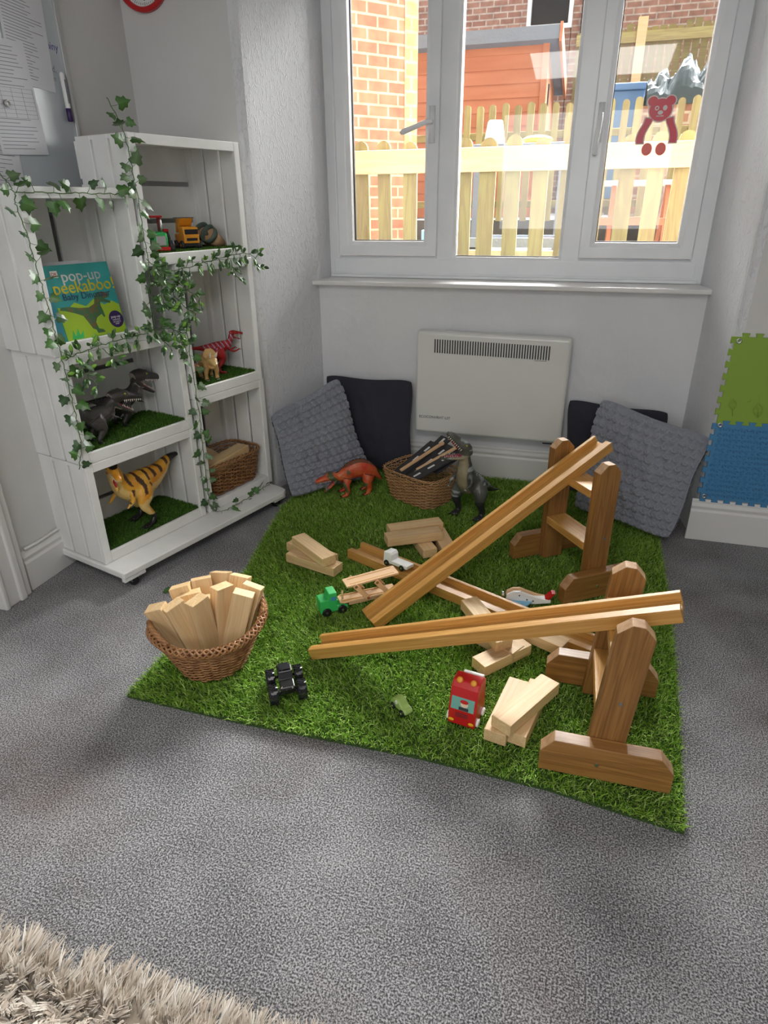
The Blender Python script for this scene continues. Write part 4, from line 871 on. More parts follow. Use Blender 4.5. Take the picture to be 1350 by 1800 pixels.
    for s_ in (-1, 1):
        e = MB(); c = HM @ Vector((.095, s_ * .076 * wide, .062)); e.ball(c * S, .0155 * headS * S, n=10); e.build('eye', eyem, t, smooth=True)
    cl = MB()
    for L in (legs or []):
        if L.get('toes'):
            for s_ in (-1, 1):
                fx, fy, fz = L['P'][-1][:3]; fx += (L.get('dx', 0) if s_ > 0 else 0)
                for a in (-24, 0, 24):
                    q = L['toes']; p = Vector((fx + q * math.cos(R(a)), s_ * fy + q * math.sin(R(a)), .02)); cl.cone(p * S, (p + Vector((math.cos(R(a)) * .05, math.sin(R(a)) * .05, -.012))) * S, .011 * S, 6)
    if cl.v: cl.build('claws', 'gloss_black', t, smooth=True)
    if scut:
        sb = MB(); Q = catmull(spine, 4)
        for i in range(2, len(Q) - 1, 1):
            q = Q[i]; a = (Vector(Q[min(i + 1, len(Q) - 1)][:3]) - Vector(Q[i - 1][:3])).normalized(); u = a.cross(Vector((0, 1, 0))) * -1
            if u.z < 0 and a.x > 0: u = -u
            if q[4] > .03: p = Vector(q[:3]) + u * (q[4] - .006); sb.cone(p * S, (p + u * .028) * S, .012 * S, 5)
        sb.build('back_spikes', mt if False else scut if isinstance(scut, str) else 'black', t, smooth=True)
    return t
LEG = dict(P=[(-.02, .09, .56, .10, .14), (.04, .135, .44, .095, .12), (.085, .15, .33, .06, .075), (.02, .152, .22, .040, .050), (-.045, .152, .13, .032, .036), (-.01, .152, .05, .036, .036), (.02, .152, .035, .04, .034)], toes=.12)
ARM = [(.34, .10, .60, .035, .035), (.40, .145, .52, .026, .028), (.47, .14, .49, .020, .020), (.50, .13, .47, .017, .017)]
SPINE = [(-1.05, 0, .66, .008, .008), (-.8, 0, .60, .03, .03), (-.5, 0, .56, .065, .07), (-.22, 0, .57, .11, .13), (0, 0, .58, .14, .17), (.18, 0, .59, .14, .17), (.32, 0, .65, .115, .14), (.42, 0, .75, .085, .105), (.48, 0, .86, .068, .085), (.53, 0, .93, .068, .08)]
def c_grey(p, n):
    k = noise.noise(p * 9) * .25; base = lerp3((.030, .028, .026), (.065, .058, .052), .5 + k)
    if n.z < -.15 and .2 < p.x < .62 and abs(p.y) < .09 and p.z > .45: return lerp3(base, (.42, .37, .30), 1)
    if p.z < .16: return (.014, .014, .014)
    return base
def c_trex(p, n):
    k = noise.noise(p * 7); base = lerp3((.05, .05, .045), (.12, .125, .11), .5 + k * .8)
    if noise.noise(Vector((p.x * 3, p.y * 3, p.z * 16))) > .22 and n.z > -.2: base = (.30, .34, .33)
    if n.x > .35 and abs(p.y) < .085 and .35 < p.z < 1.0: base = lerp3((.20, .17, .11), (.30, .26, .17), .5 + k)
    if p.z < .3: base = (.030, .030, .032)
    return base
def c_yellow(p, n):
    k = noise.noise(p * 6); c = lerp3((.62, .24, .015), (.78, .42, .05), .5 + k)
    if n.z < 0 or (abs(p.y) < .1 and n.x > .3 and p.z < .8): c = lerp3(c, (.74, .55, .22), .75)
    if n.z > .25 and p.x < .42 and p.z < .82 and math.sin(p.x * 44 + 5 * p.y + 2 * k) > .45: c = (.07, .03, .015)
    if p.x < -.48 or p.z < .17 or (p.z > .96 and n.z > .35): c = (.015, .014, .014)
    return c
def c_red(p, n):
    k = noise.noise(p * 6); c = lerp3((.28, .008, .012), (.46, .02, .02), .5 + k)
    if p.x > -.3 and p.z > .56 and p.z < .82 and abs(n.y) > .3 and math.sin(p.x * 60 + p.z * 30) > .72: c = (.34, .33, .48)
    return c
def c_orange(p, n):
    k = noise.noise(p * 5) + .5 * noise.noise(p * 13); c = lerp3((.52, .045, .02), (.58, .13, .04), .5 + k)
    if noise.noise(p * 4 + Vector((3, 1, 7))) > .28: c = (.10, .12, .05)
    if n.z > .6 and p.x < .35: c = lerp3(c, (.08, .05, .03), .8)
    return c
def c_tan(p, n):
    k = noise.noise(p * 5); return lerp3((.50, .28, .10), (.62, .42, .17), .5 + k)
def c_brown(p, n):
    k = noise.noise(p * 5); return lerp3((.30, .12, .05), (.45, .22, .10), .5 + k)
# spine lowered variants
REX_UP = [(-.85, 0, .12, .010, .010), (-.62, 0, .20, .035, .035), (-.38, 0, .34, .07, .08), (-.14, 0, .46, .11, .13), (.02, 0, .52, .145, .165), (.12, 0, .62, .150, .160), (.17, 0, .74, .125, .125), (.19, 0, .86, .092, .092), (.20, 0, .95, .075, .078), (.21, 0, 1.01, .07, .075)]
LEGT = dict(P=[(0, .10, .50, .10, .12), (.04, .165, .40, .10, .11), (.07, .185, .28, .068, .08), (.03, .185, .17, .048, .055), (.0, .185, .09, .042, .046), (.02, .185, .045, .045, .036)], toes=.13, dx=-.03)
ARMT = [(.20, .11, .70, .035, .035), (.25, .155, .62, .026, .026), (.31, .145, .58, .02, .02), (.34, .135, .575, .016, .016)]
theropod('dark open mouthed dinosaur standing on the turf beside the wicker basket', (-.400, 2.730, .026), R(-112), .330, c_trex, REX_UP, (.205, 0, 1.03), headpitch=48, open_=46, legs=[LEGT], arms=[ARMT], headyaw=-34, headS=1.0, wide=1.15)
c = SP(.185, .155, .535)
LEGF = dict(P=fat(LEG['P'], 1.3), toes=.17)
theropod('front grey dinosaur with open mouth in the middle left crate', SP(.125, .080, .531), SA - R(4), .185, c_grey, fat([(-.62, 0, .90, .012, .012), (-.5, 0, .88, .03, .03), (-.36, 0, .80, .055, .06), (-.18, 0, .64, .11, .12)] + SPINE[4:8] + [(.46, 0, .78, .09, .10), (.52, 0, .82, .085, .095)], 1.22), (.55, 0, .86), headpitch=-10, open_=24, headS=1.62, wide=1.1, legs=[LEGF], arms=[ARM], group='pair of grey dinosaurs on the shelf')
theropod('rear grey dinosaur with raised head in the middle left crate', SP(.315, .180, .531), SA - R(2), .190, c_grey, fat([(-.66, 0, .72, .012, .012), (-.5, 0, .66, .04, .04)] + SPINE[3:], 1.18), (.55, 0, .98), headpitch=-12, open_=24, wide=1.1, headS=1.58, legs=[LEGF], arms=[ARM], group='pair of grey dinosaurs on the shelf')
YSP = [(-.78, -.0, .70, .010, .010), (-.66, 0, .74, .03, .03), (-.48, 0, .72, .055, .06), (-.3, 0, .62, .10, .11), (-.05, 0, .56, .145, .17), (.15, 0, .56, .15, .18), (.3, 0, .62, .125, .15), (.38, 0, .72, .09, .11), (.42, 0, .83, .075, .09), (.45, 0, .90, .07, .08)]
theropod('yellow dinosaur with dark stripes and red mouth in the bottom left crate', SP(.305, .105, .128), SA + R(180 + 6), .315, c_yellow, fat(YSP, 1.12), (.46, 0, .93), headpitch=-14, open_=42, headS=.86, legs=[dict(P=[(a, y * 1.1, z, r1 * 1.0, r2) for a, y, z, r1, r2 in LEG['P']], toes=.12, dx=.10)], arms=[[(.30, .12, .55, .04, .04), (.36, .17, .46, .03, .03), (.42, .165, .42, .025, .025)]], mouthm='mouthred', scut=False, headyaw=64)
theropod('red raptor dinosaur with pale side stripes on the right shelf', SP(.835, .135, .656), SA - R(24), .205, c_red, [(-.86, 0, .63, .008, .008), (-.62, 0, .61, .022, .024), (-.4, 0, .59, .04, .045), (-.18, 0, .57, .08, .09), (0, 0, .56, .105, .125), (.16, 0, .57, .105, .125), (.28, 0, .61, .08, .10), (.35, 0, .68, .055, .065), (.37, 0, .75, .048, .055), (.38, 0, .80, .05, .055)], (.40, 0, .82), headpitch=-4, open_=20, headS=.68, legs=[LEG], arms=[[(.26, .09, .55, .03, .03), (.34, .12, .46, .022, .022), (.44, .12, .47, .018, .018), (.50, .12, .50, .015, .015)]], mt='skinraptor', scut=False, wide=.8)
# orange four legged dinosaur with spiny back
OSP = [(-.50, 0, .26, .012, .012), (-.42, 0, .36, .05, .05), (-.28, 0, .48, .12, .14), (-.08, 0, .58, .165, .20), (.12, 0, .56, .165, .20), (.30, 0, .47, .12, .15), (.42, 0, .43, .09, .11), (.50, 0, .42, .08, .09)]
OL1 = dict(P=[(-.20, .11, .45, .09, .11), (-.16, .145, .30, .075, .085), (-.20, .15, .17, .045, .05), (-.17, .15, .07, .042, .042), (-.15, .15, .035, .045, .034)], toes=.08)
OL2 = dict(P=[(.26, .11, .40, .07, .08), (.30, .15, .27, .055, .06), (.27, .155, .15, .04, .042), (.30, .155, .06, .04, .038), (.32, .155, .035, .045, .034)], toes=.09)
theropod('orange red spiny backed dinosaur with open mouth on the turf by the grey cushion', (-.985, 2.845, .026), R(180 + 30), .235, c_orange, OSP, (.54, 0, .42), headpitch=-10, open_=36, headS=1.05, wide=1.3, legs=[dict(P=fat(OL1['P'], 1.25), toes=.09), dict(P=fat(OL2['P'], 1.25), toes=.10)], scut='gloss_black', mouthm='mouth')
# tan horned dinosaur facing out of the shelf and its brown neighbour
TSP = [(-.6, 0, .25, .012, .012), (-.4, 0, .36, .05, .05), (-.2, 0, .46, .14, .16), (.0, 0, .48, .19, .21), (.2, 0, .46, .17, .19), (.34, 0, .46, .12, .14)]
def quad(label, loc, rz, S, colf, horn=True, hs=1.0):
    t = thing('toy_dinosaur', label, 'toy dinosaur', loc, rz); b = MB(); loft(b, TSP)
    for fx in (-.18, .22):
        for s_ in (-1, 1): loft(b, [(fx, s_ * .10, .42, .08, .09), (fx + .02, s_ * .145, .25, .068, .07), (fx, s_ * .145, .12, .052, .052), (fx + .03, s_ * .145, .03, .060, .05)], n=10)
    loft(b, [(.30, 0, .52, .13, .14), (.42, 0, .55, .12, .12), (.52, 0, .50, .085, .09), (.62, 0, .44, .05, .055)], n=14)
    if horn:
        loft(b, [(.28, 0, .52, .10, .11), (.26, 0, .66, .19, .03), (.22, 0, .76, .15, .022), (.19, 0, .82, .08, .018)], n=16)
    body_mesh(b, 'body', .013, colf, t, 'skin', S); 
    if horn:
        h = MB()
        for s_ in (-1, 1): h.tube([Vector(p) * S for p in [(.44, s_ * .07, .60), (.50, s_ * .09, .70), (.58, s_ * .085, .80)]], [.03 * S, .02 * S, .004 * S], 8)
        h.cone(Vector((.58, 0, .48)) * S, Vector((.64, 0, .58)) * S, .02 * S, 7); h.build('horns', 'tooth', t, smooth=True)
    for s_ in (-1, 1): e = MB(); e.ball(Vector((.46, s_ * .085, .57)) * S, .014 * S, n=8); e.build('eye', 'gloss_black', t, smooth=True)
    h = MB()
    for fx in (-.18, .22):
        for s_ in (-1, 1):
            for a in (-1, 0, 1): h.ball(Vector((fx + .085, s_ * .145 + a * .03, .02)) * S, .014 * S, n=6)
    h.build('toenails', 'tooth', t, smooth=True); return t
quad('tan horned dinosaur facing out of the right shelf in front of the red one', SP(.735, .095, .655), SA - R(112), .168, c_tan)
quad('small brown dinosaur half hidden by ivy at the left of the right shelf', SP(.625, .12, .655), SA - R(80), .135, c_brown, horn=False)

# ================================================================ TOY VEHICLES
def wheel(b, x, y, z, r, w, mi=0, axis='y'):
    T = TR((x, y, z), 0, R(90)) if axis == 'y' else TR((x, y, z), 0, 0, R(90)); b.lathe([(r * .5, -w / 2), (r * .92, -w / 2), (r, -w * .3), (r, w * .3), (r * .92, w / 2), (r * .5, w / 2)], 20, mi, T)
def wheel_part(t, x, y, z, r, w, mt='gloss_black', hub='silver'):
    b = MB(); wheel(b, x, y, z, r, w); o = b.build('wheel', mt, t, smooth=True, bevel=.0005); h = MB(); h.lathe([(.0005, -w / 2 - .001), (r * .28, -w / 2 - .001), (r * .28, w / 2 + .001), (.0005, w / 2 + .001)], 12, 0, TR((x, y, z), 0, R(90))); h.build('hub', hub, o); return o
# green cab with wooden two deck car carrier
t = thing('toy_car_transporter', 'green toy truck cab pulling a wooden two deck car carrier', 'toy truck', (-.748, 1.812, .026), R(38))
b = MB(); b.prism([(-.045, .012), (.058, .012), (.058, .030), (.018, .030), (.018, .088), (-.012, .088), (-.016, .064), (-.045, .062)], -.026, .026, 'y'); b.build('cab', 'green_toy', t, bevel=.003)
b = MB(); b.box((.004, -.0265, .066), (.018, .001, .016)); b.build('printed_window', mat('blue_print', (.04, .22, .40), .5), t)
for x in (-.022, .036):
    for s_ in (-1, 1): wheel_part(t, x, s_ * .027, .015, .0165, .009)
ca = MB(); ca.prism([(.030, -.018), (.045, -.026), (.25, -.026), (.25, .026), (.045, .026), (.030, .018)], .035, .043, 'z'); ca.box((.13, .018, .044), (.18, .006, .003), 1); ca.box((.13, -.018, .044), (.18, .006, .003), 1); ca.box((.14, 0, .026), (.15, .03, .018)); ca.build('lower_deck', ['beech', 'stain'], t, bevel=.002)
b = MB(); b.tube([(.046, 0, .043), (.046, 0, .075)], .004, 10); b.build('hitch_peg', 'beech', t, smooth=True)
ca = MB(); ca.box((0, 0, 0), (.20, .056, .007)); 
for y in (-.017, .017): ca.box((0, y, .0035), (.17, .006, .001), 1)
ca.build('upper_deck', ['beech', 'stain'], t, bevel=.002, T=TR((.155, 0, .108), 0, 0, R(-4)))
for x0, x1 in ((.085, .135), (.165, .215)):
    for s_ in (-1, 1):
        b = MB(); d = Vector((x1 - x0, 0, -.062)); b.box((0, 0, 0), (.085, .006, .018)); b.lathe([(.0005, -.005), (.006, -.005), (.006, .005), (.0005, .005)], 10, 1, TR((-.036, 0, 0), 0, R(90))); b.lathe([(.0005, -.005), (.006, -.005), (.006, .005), (.0005, .005)], 10, 1, TR((.036, 0, 0), 0, R(90)))
        b.build('support_arm', ['beech', 'stain2'], t, bevel=.002, T=TR(((x0 + x1) / 2, s_ * .033, .072), 0, 0, math.atan2(.062, x1 - x0)))
for s_ in (-1, 1): wheel_part(t, .205, s_ * .027, .016, .0165, .009, 'black', 'beech')
# white toy truck on the flat ramp
t = thing('toy_truck', 'white toy truck perched on the flat ramp and the carrier', 'toy truck', (-.588, 2.115, .082), R(-22), rx=R(-6))
b = MB(); b.prism([(-.045, 0), (.07, 0), (.07, .014), (-.005, .014), (-.008, .036), (-.016, .046), (-.045, .044)], -.024, .024, 'y'); b.build('body', 'whitetoy', t, bevel=.003)
for x in (-.028, .045):
    for s_ in (-1, 1): wheel_part(t, x, s_ * .0235, .000, .012, .007, 'gloss_black', 'silver')
# black monster truck
M['camo'] = mat('black_and_silver_bodywork', (.012, .012, .012), .25, mix=((.45, .42, .36), 55, .60, .64, 2))
t = thing('monster_truck', 'black monster truck with huge ridged tyres on the turf', 'toy truck', (-.724, 1.372, .026), R(-57))
b = MB(); b.prism([(-.052, .038), (.050, .038), (.056, .052), (.050, .060), (.020, .064), (.006, .084), (-.022, .086), (-.034, .066), (-.055, .064)], -.021, .021, 'y'); b.build('truck_body', ['camo'], t, bevel=.003)
b = MB(); b.prism([(.006, .0655), (.020, .0655), (.007, .082)], -.017, .017, 'y'); b.box((-.044, 0, .066), (.018, .03, .004)); b.box((-.008, 0, .087), (.022, .030, .001)); b.build('windows', 'gloss_black', t)
b = MB(); b.box((0, 0, .033), (.085, .018, .012)); b.tube([(-.038, -.04, .030), (-.038, .04, .030)], .004, 8); b.tube([(.038, -.04, .030), (.038, .04, .030)], .004, 8)
for s_ in (-1, 1):
    for x in (-.038, .038): b.tube([(x, s_ * .028, .032), (x * .5, s_ * .014, .046)], .0025, 6)
b.build('chassis', 'gloss_black', t)
for x in (-.034, .034):
    for s_ in (-1, 1):
        b = MB(); wheel(b, x, s_ * .042, .029, .030, .026)
        for k in range(18):
            a = 2 * math.pi * k / 18
            for q in (-1, 1): b.box((0, q * .0065, .0285), (.004, .012, .005), T=TR((x, s_ * .042, .029)) @ Matrix.Rotation(a + q * .08, 4, 'Y'), R=Matrix.Rotation(q * .45, 3, 'Z'))
        o = b.build('tyre', 'gloss_black', t); h = MB(); h.lathe([(.0005, -.014), (.012, -.0135), (.014, -.010), (.014, .010), (.012, .0135), (.0005, .014)], 16, 0, TR((x, s_ * .042, .029), 0, R(90))); h.build('rim', 'gloss_black', o, smooth=True)
# little green car
t = thing('toy_car', 'tiny pale green toy car with black wheels on the turf', 'toy car', (-.370, 1.394, .026), R(-38))
b = MB(); b.prism([(-.036, .008), (.036, .008), (.037, .018), (.028, .024), (.014, .026), (.004, .038), (-.012, .041), (-.026, .034), (-.035, .022)], -.015, .015, 'y'); b.build('car_body', 'olive', t, bevel=.005, seg=3)
b = MB(); b.lathe([(.0005, -.0158), (.006, -.0158), (.006, .0158), (.0005, .0158)], 14, 0, TR((-.006, 0, .031), 0, R(90))); b.build('window_hole', 'whitetoy', t)
for x in (-.021, .021):
    for s_ in (-1, 1): wheel_part(t, x, s_ * .016, .010, .0105, .006, 'gloss_black', 'olive')
# red toy van standing upright, printed with a driver
t = thing('toy_van', 'red toy van with yellow lights and a printed driver in its windscreen', 'toy van', (-.187, 1.415, .026), R(-9))
b = MB(); prof = [(-.042, .004), (.050, .004), (.050, .118), (.030, .132), (-.004, .132), (-.020, .118), (-.038, .055)]; b.prism([(p[0], p[1]) for p in prof], -.040, .040, 'x'); b.build('van_body', 'red', t, bevel=.004)
def vface(u, s, off=.0006):      # point on the front face: u across, s = 0 bottom .. 1 roof front edge
    segs = [(-.042, .004), (-.038, .055), (-.020, .118), (-.004, .132), (.030, .132)]
    L = [math.hypot(segs[i + 1][0] - segs[i][0], segs[i + 1][1] - segs[i][1]) for i in range(4)]; d = s * sum(L)
    for i in range(4):
        if d <= L[i] or i == 3:
            f = d / L[i]; a, c2 = segs[i], segs[i + 1]; nx, nz = -(c2[1] - a[1]) / L[i], (c2[0] - a[0]) / L[i]
            return Vector((u, a[0] + (c2[0] - a[0]) * f + nx * off, a[1] + (c2[1] - a[1]) * f + nz * off))
        d -= L[i]
def vpatch(u0, u1, s0, s1, mt, nm, par, off=.0008, ell=False):
    b = MB(); n = 10
    if ell:
        k = 20; pts = [vface((u0 + u1) / 2 + (u1 - u0) / 2 * math.cos(2 * math.pi * i / k), (s0 + s1) / 2 + (s1 - s0) / 2 * math.sin(2 * math.pi * i / k), off) for i in range(k)]; c_ = vface((u0 + u1) / 2, (s0 + s1) / 2, off + .0006); b.add(pts + [c_], [(i, (i + 1) % k, k) for i in range(k)])
    else:
        b.add([vface(u0 if j == 0 else u1, s0 + (s1 - s0) * i / n, off) for i in range(n + 1) for j in range(2)], [(2 * i, 2 * i + 1, 2 * i + 3, 2 * i + 2) for i in range(n)])
    return b.build(nm, mt, par)
vpatch(-.033, .033, .30, .52, 'teal', 'windscreen', t)
drv = vpatch(-.006, .016, .36, .46, mat('face_print', (.75, .55, .38), .5), 'printed_driver', t, .0012, True); vpatch(-.008, .016, .42, .49, 'red', 'printed_cap', t, .0016, True); vpatch(-.010, .018, .305, .36, 'ink', 'printed_collar', t, .0014)
for k in range(3): vpatch(-.018, .018, .17 + k * .030, .182 + k * .030, 'ink', 'grille_bar', t, .0012)
for x in (-.029, .029): vpatch(x - .008, x + .008, .055, .115, 'yellow', 'headlamp', t, .0012, True)
for x in (-.020, .020):
    b = MB(); b.lathe([(.0005, 0), (.009, 0), (.009, .004), (.005, .006), (.0005, .006)], 18); b.build('roof_light', 'amber', t, smooth=True, T=Matrix.Translation(vface(x, .80, 0)) @ Matrix.Rotation(R(50), 4, 'X'))
b = MB(); b.box((0, 0, 0), (.06, .012, .018)); b.build('rear_rack', 'whitetoy', t, bevel=.003, T=TR((.004, .046, .118)))
for y in (-.022, .028):
    for s_ in (-1, 1): b = MB(); b.lathe([(.0005, -.003), (.012, -.003), (.012, .003), (.0005, .003)], 16, 0, TR((s_ * .043, y, .014), 0, 0, R(90))); b.build('wheel', 'whitetoy', t, smooth=True)
# toy plane between the ramps
t = thing('toy_plane', 'pale wooden toy plane with blue wing and red tail between the ramps', 'toy plane', (-.075, 2.045, .030), R(10))
b = MB(); pl = [(-.075, .03), (-.072, .045), (-.05, .058), (-.025, .060), (.0, .050), (.04, .036), (.085, .028), (.085, .018), (.03, .010), (-.05, .008), (-.07, .016)]
b.prism(pl, -.018, -.008, 'y'); b.build('fuselage_side', 'whitetoy', t, bevel=.002); b = MB(); b.prism(pl, .008, .018, 'y'); b.build('fuselage_side', 'beech', t, bevel=.002)
b = MB(); b.box((0, 0, .022), (.13, .016, .02)); b.build('core', 'whitetoy', t)
b = MB(); b.prism([(-.055, -.018), (-.062, -.045), (-.05, -.062), (-.03, -.062), (.0, -.045), (.02, -.018)], .016, .024, 'z'); b.prism([(-.055, .018), (-.05, .062), (-.03, .066), (.02, .018)], .016, .024, 'z'); b.build('wing', 'blue', t, bevel=.003)
b = MB(); b.prism([(.060, .026), (.078, .026), (.100, .056), (.086, .056)], -.014, .014, 'y'); b.build('tail', 'red', t, bevel=.002)
b = MB(); b.tube([(-.080, 0, .035), (-.090, 0, .035)], .012, 10); b.build('nose', 'silver', t, smooth=True)
b = MB(); 
for x, z in ((-.028, .044), (.0, .028), (.022, .024)): b.lathe([(.0005, 0), (.0028, 0), (.0028, .001), (.0005, .001)], 10, 0, TR((x, -.018, z), 0, R(90)))
b.build('painted_rivets', 'ink', t)

# ================================================================ SHELF CONTENTS
def sthing(name, label, cat, u, v, z, rz=0, group=None, **k): return thing(name, label, cat, SP(u, v, z), SA + R(rz), group, **k)
# picture book
t = sthing('picture_book', 'pop-up dinosaur picture book leaning on the upper left shelf', 'book', .170, .040, .930, 0, rx=R(-12))
BW, BH = .285, .250
b = MB(); b.box((0, .012, BH / 2), (BW - .01, .018, BH - .008)); b.build('pages', 'paper', t)
M['bk_teal'] = mat('teal_cover', (.02, .26, .24), .35, mix=((.04, .36, .36), 6, .4, .7, 2)); M['bk_green'] = mat('lime_cover', (.33, .50, .02), .35); M['bk_yel'] = mat('cover_yellow', (.75, .62, .03), .4); M['bk_spine'] = mat('spine_teal', (.03, .22, .30), .35)
M['bk_dino'] = mat('cover_dinosaur_green', (.04, .13, .05), .4, mix=((.16, .10, .03), 60, .5, .6, 2)); M['bk_dark'] = mat('cover_navy', (.02, .03, .10), .4)
b = MB(); b.box((0, 0, BH / 2), (BW, .003, BH)); b.box((0, .023, BH / 2), (BW, .003, BH)); b.build('cover', 'bk_teal', t, bevel=.001)
b = MB(); b.box((-BW / 2 - .001, .0115, BH / 2), (.005, .026, BH)); b.box((-BW / 2 + .015, -.0017, BH / 2), (.034, .0006, BH)); b.build('spine', 'bk_spine', t)
def cpoly(pts, mt, nm, off): b = MB(); b.prism([((x - .5) * BW, z * BH) for x, z in pts], -.0016 - off, -.0015, 'y'); return b.build(nm, mt, t)
cpoly([(.14, .01), (.99, .01), (.99, .40), (.90, .46), (.78, .42), (.66, .52), (.52, .43), (.38, .50), (.26, .42), (.14, .46)], 'bk_green', 'printed_hill', .0006)
cpoly([(.16, .42), (.24, .40), (.34, .36), (.44, .31), (.48, .22), (.52, .12), (.56, .10), (.57, .05), (.68, .05), (.66, .09), (.60, .11), (.585, .20), (.62, .26), (.70, .30), (.72, .25), (.74, .26), (.735, .33), (.72, .42), (.735, .47), (.80, .45), (.87, .43), (.875, .46), (.80, .50), (.88, .52), (.87, .57), (.80, .60), (.72, .60), (.67, .54), (.64, .45), (.55, .41), (.42, .42), (.30, .45), (.18, .455)], 'bk_dino', 'printed_dinosaur', .0010)
cpoly([(.20, .02), (.24, .14), (.26, .05), (.31, .16), (.32, .06), (.38, .12), (.36, .02)], 'green_toy', 'printed_grass', .0012)
b = MB(); b.lathe([(.0005, 0), (.030, 0), (.030, .0008), (.0005, .0008)], 32, 0, TR(((.885 - .5) * BW, -.0018, .20 * BH), 0, R(90))); b.build('printed_badge', 'purplecap', t)
def ct(s, x, z, size, m, sx=1, off=.0026): text(s, size, m, t, TR(((x - .5) * BW, -off, z * BH), 0, R(90)), name='title_lettering', ext=.0002, sx=sx)
ct('pop-up', .58, .84, .052, 'whitetoy', 1.05); ct('pop-up', .583, .842, .0515, 'whitetoy', 1.05)
ct('peekaboo!', .585, .695, .058, 'bk_yel', 1.0); ct('peekaboo!', .589, .699, .058, 'bk_yel', 1.0); ct('Baby Dinosaur', .58, .575, .032, 'bk_dark', 1.0)
ct('pop-up', .885, .235, .014, 'whitetoy'); ct('surprises', .885, .195, .009, 'whitetoy'); ct('on every', .885, .165, .009, 'whitetoy'); ct('page', .885, .14, .009, 'whitetoy')
b = MB(); b.box(((.235 - .5) * BW, -.0022, .885 * BH), (.026, .0008, .022)); b.build('logo_panel', 'whitetoy', t); ct('DK', .235, .885, .016, 'red', 1, .0030)
text('peekaboo!', .022, 'bk_yel', t, TR((-BW / 2 + .012, -.0022, .5 * BH), 0, R(90)) @ Matrix.Rotation(R(-90), 4, 'Z'), name='spine_lettering', ext=.0002)
for k in range(3):
    b = MB(); b.box((0, 0, .12), (.24 - k * .012, .008, .245 + k * .006)); tag(b.build('thin_book', 'paper', T=ST @ TR((.17 - k * .01, .105 + k * .014, .934), 0, R(-10))), ['thin grey edged book directly behind the dinosaur picture book', 'second thin book behind the dinosaur picture book', 'rearmost thin book behind the dinosaur picture book'][k], 'book', 'books behind the picture book')
# tractor
t = sthing('toy_tractor', 'green and red toy tractor at the left of the top shelf', 'toy tractor', .565, .10, 1.192, -118)
b = MB(); b.prism([(-.04, .02), (.065, .02), (.065, .055), (.058, .070), (.0, .074), (-.04, .06)], -.026, .026, 'y'); b.build('bonnet', 'green_toy', t, bevel=.004)
b = MB(); b.box((.0665, 0, .042), (.003, .036, .034)); b.build('grille', 'alu', t, bevel=.004)
b = MB(); b.box((.0, 0, .022), (.12, .06, .012)); b.box((.070, 0, .014), (.012, .06, .014)); b.box((-.045, -.042, .075), (.05, .022, .012)); b.box((-.045, .042, .075), (.05, .022, .012)); b.prism([(-.075, .07), (-.02, .07), (-.03, .122), (-.07, .122)], .022, .030, 'y'); b.prism([(-.075, .07), (-.02, .07), (-.03, .122), (-.07, .122)], -.030, -.022, 'y'); b.box((-.048, 0, .125), (.06, .07, .008)); b.build('cab_and_mudguards', 'red', t, bevel=.003)
b = MB(); b.tube([(.03, .014, .07), (.03, .014, .115)], .004, 8); b.build('exhaust', 'silver', t, smooth=True)
for s_ in (-1, 1): wheel_part(t, -.045, s_ * .044, .036, .036, .022, 'black', 'red'); wheel_part(t, .045, s_ * .040, .022, .022, .016, 'black', 'red')
# yellow digger
t = sthing('toy_digger', 'yellow toy digger lorry with black striped top beside the tractor', 'toy digger', .725, .11, 1.192, -112)
b = MB(); b.prism([(-.05, .025), (.055, .025), (.058, .055), (.048, .085), (.0, .088), (0, .06), (-.05, .06)], -.032, .032, 'y'); b.build('cab', 'amber', t, bevel=.004)
b = MB(); b.box((.0575, 0, .068), (.003, .054, .018)); b.box((.058, 0, .040), (.003, .044, .010)); b.box((0, 0, .02), (.1, .06, .012)); b.build('windscreen_and_bumper', 'gloss_black', t, T=TR((0, 0, 0)))
b = MB(); b.prism([(-.05, .062), (-.002, .090), (.025, .118), (-.035, .116)], -.026, .026, 'y'); b.build('raised_bucket', 'amber', t, bevel=.003)
b = MB()
for k in range(5): b.box((-.012 + .0, -.022 + k * .011, .1195), (.05, .004, .002), R=Matrix.Rotation(.5, 3, 'Z'))
b.build('warning_stripes', 'ink', t)
for x in (-.032, .035):
    for s_ in (-1, 1): wheel_part(t, x, s_ * .034, .018, .018, .014, 'black', 'amber')
# cork cups
def cup(label, u, v, z, rz, tilt):
    t = thing('toy_cup', label, 'cup', SP(u, v, z), SA + R(rz), 'two brown and green cups', ry=R(tilt))
    b = MB(); b.lathe([(.0005, 0), (.022, 0), (.031, .068), (.029, .068), (.020, .004), (.0005, .004)], 24); b.build('cup_body', 'terracotta', t, smooth=True)
    b = MB(); b.lathe([(.031, .062), (.0355, .064), (.038, .088), (.033, .088), (.030, .064)], 24, ring=True); b.build('green_rim', 'greengrey', t, smooth=True)
cup('brown cup with green rim tipped to the left in front', .905, .10, 1.205, 0, -58)
cup('second brown cup with green rim, lying behind the first', .915, .165, 1.205, 5, -48)

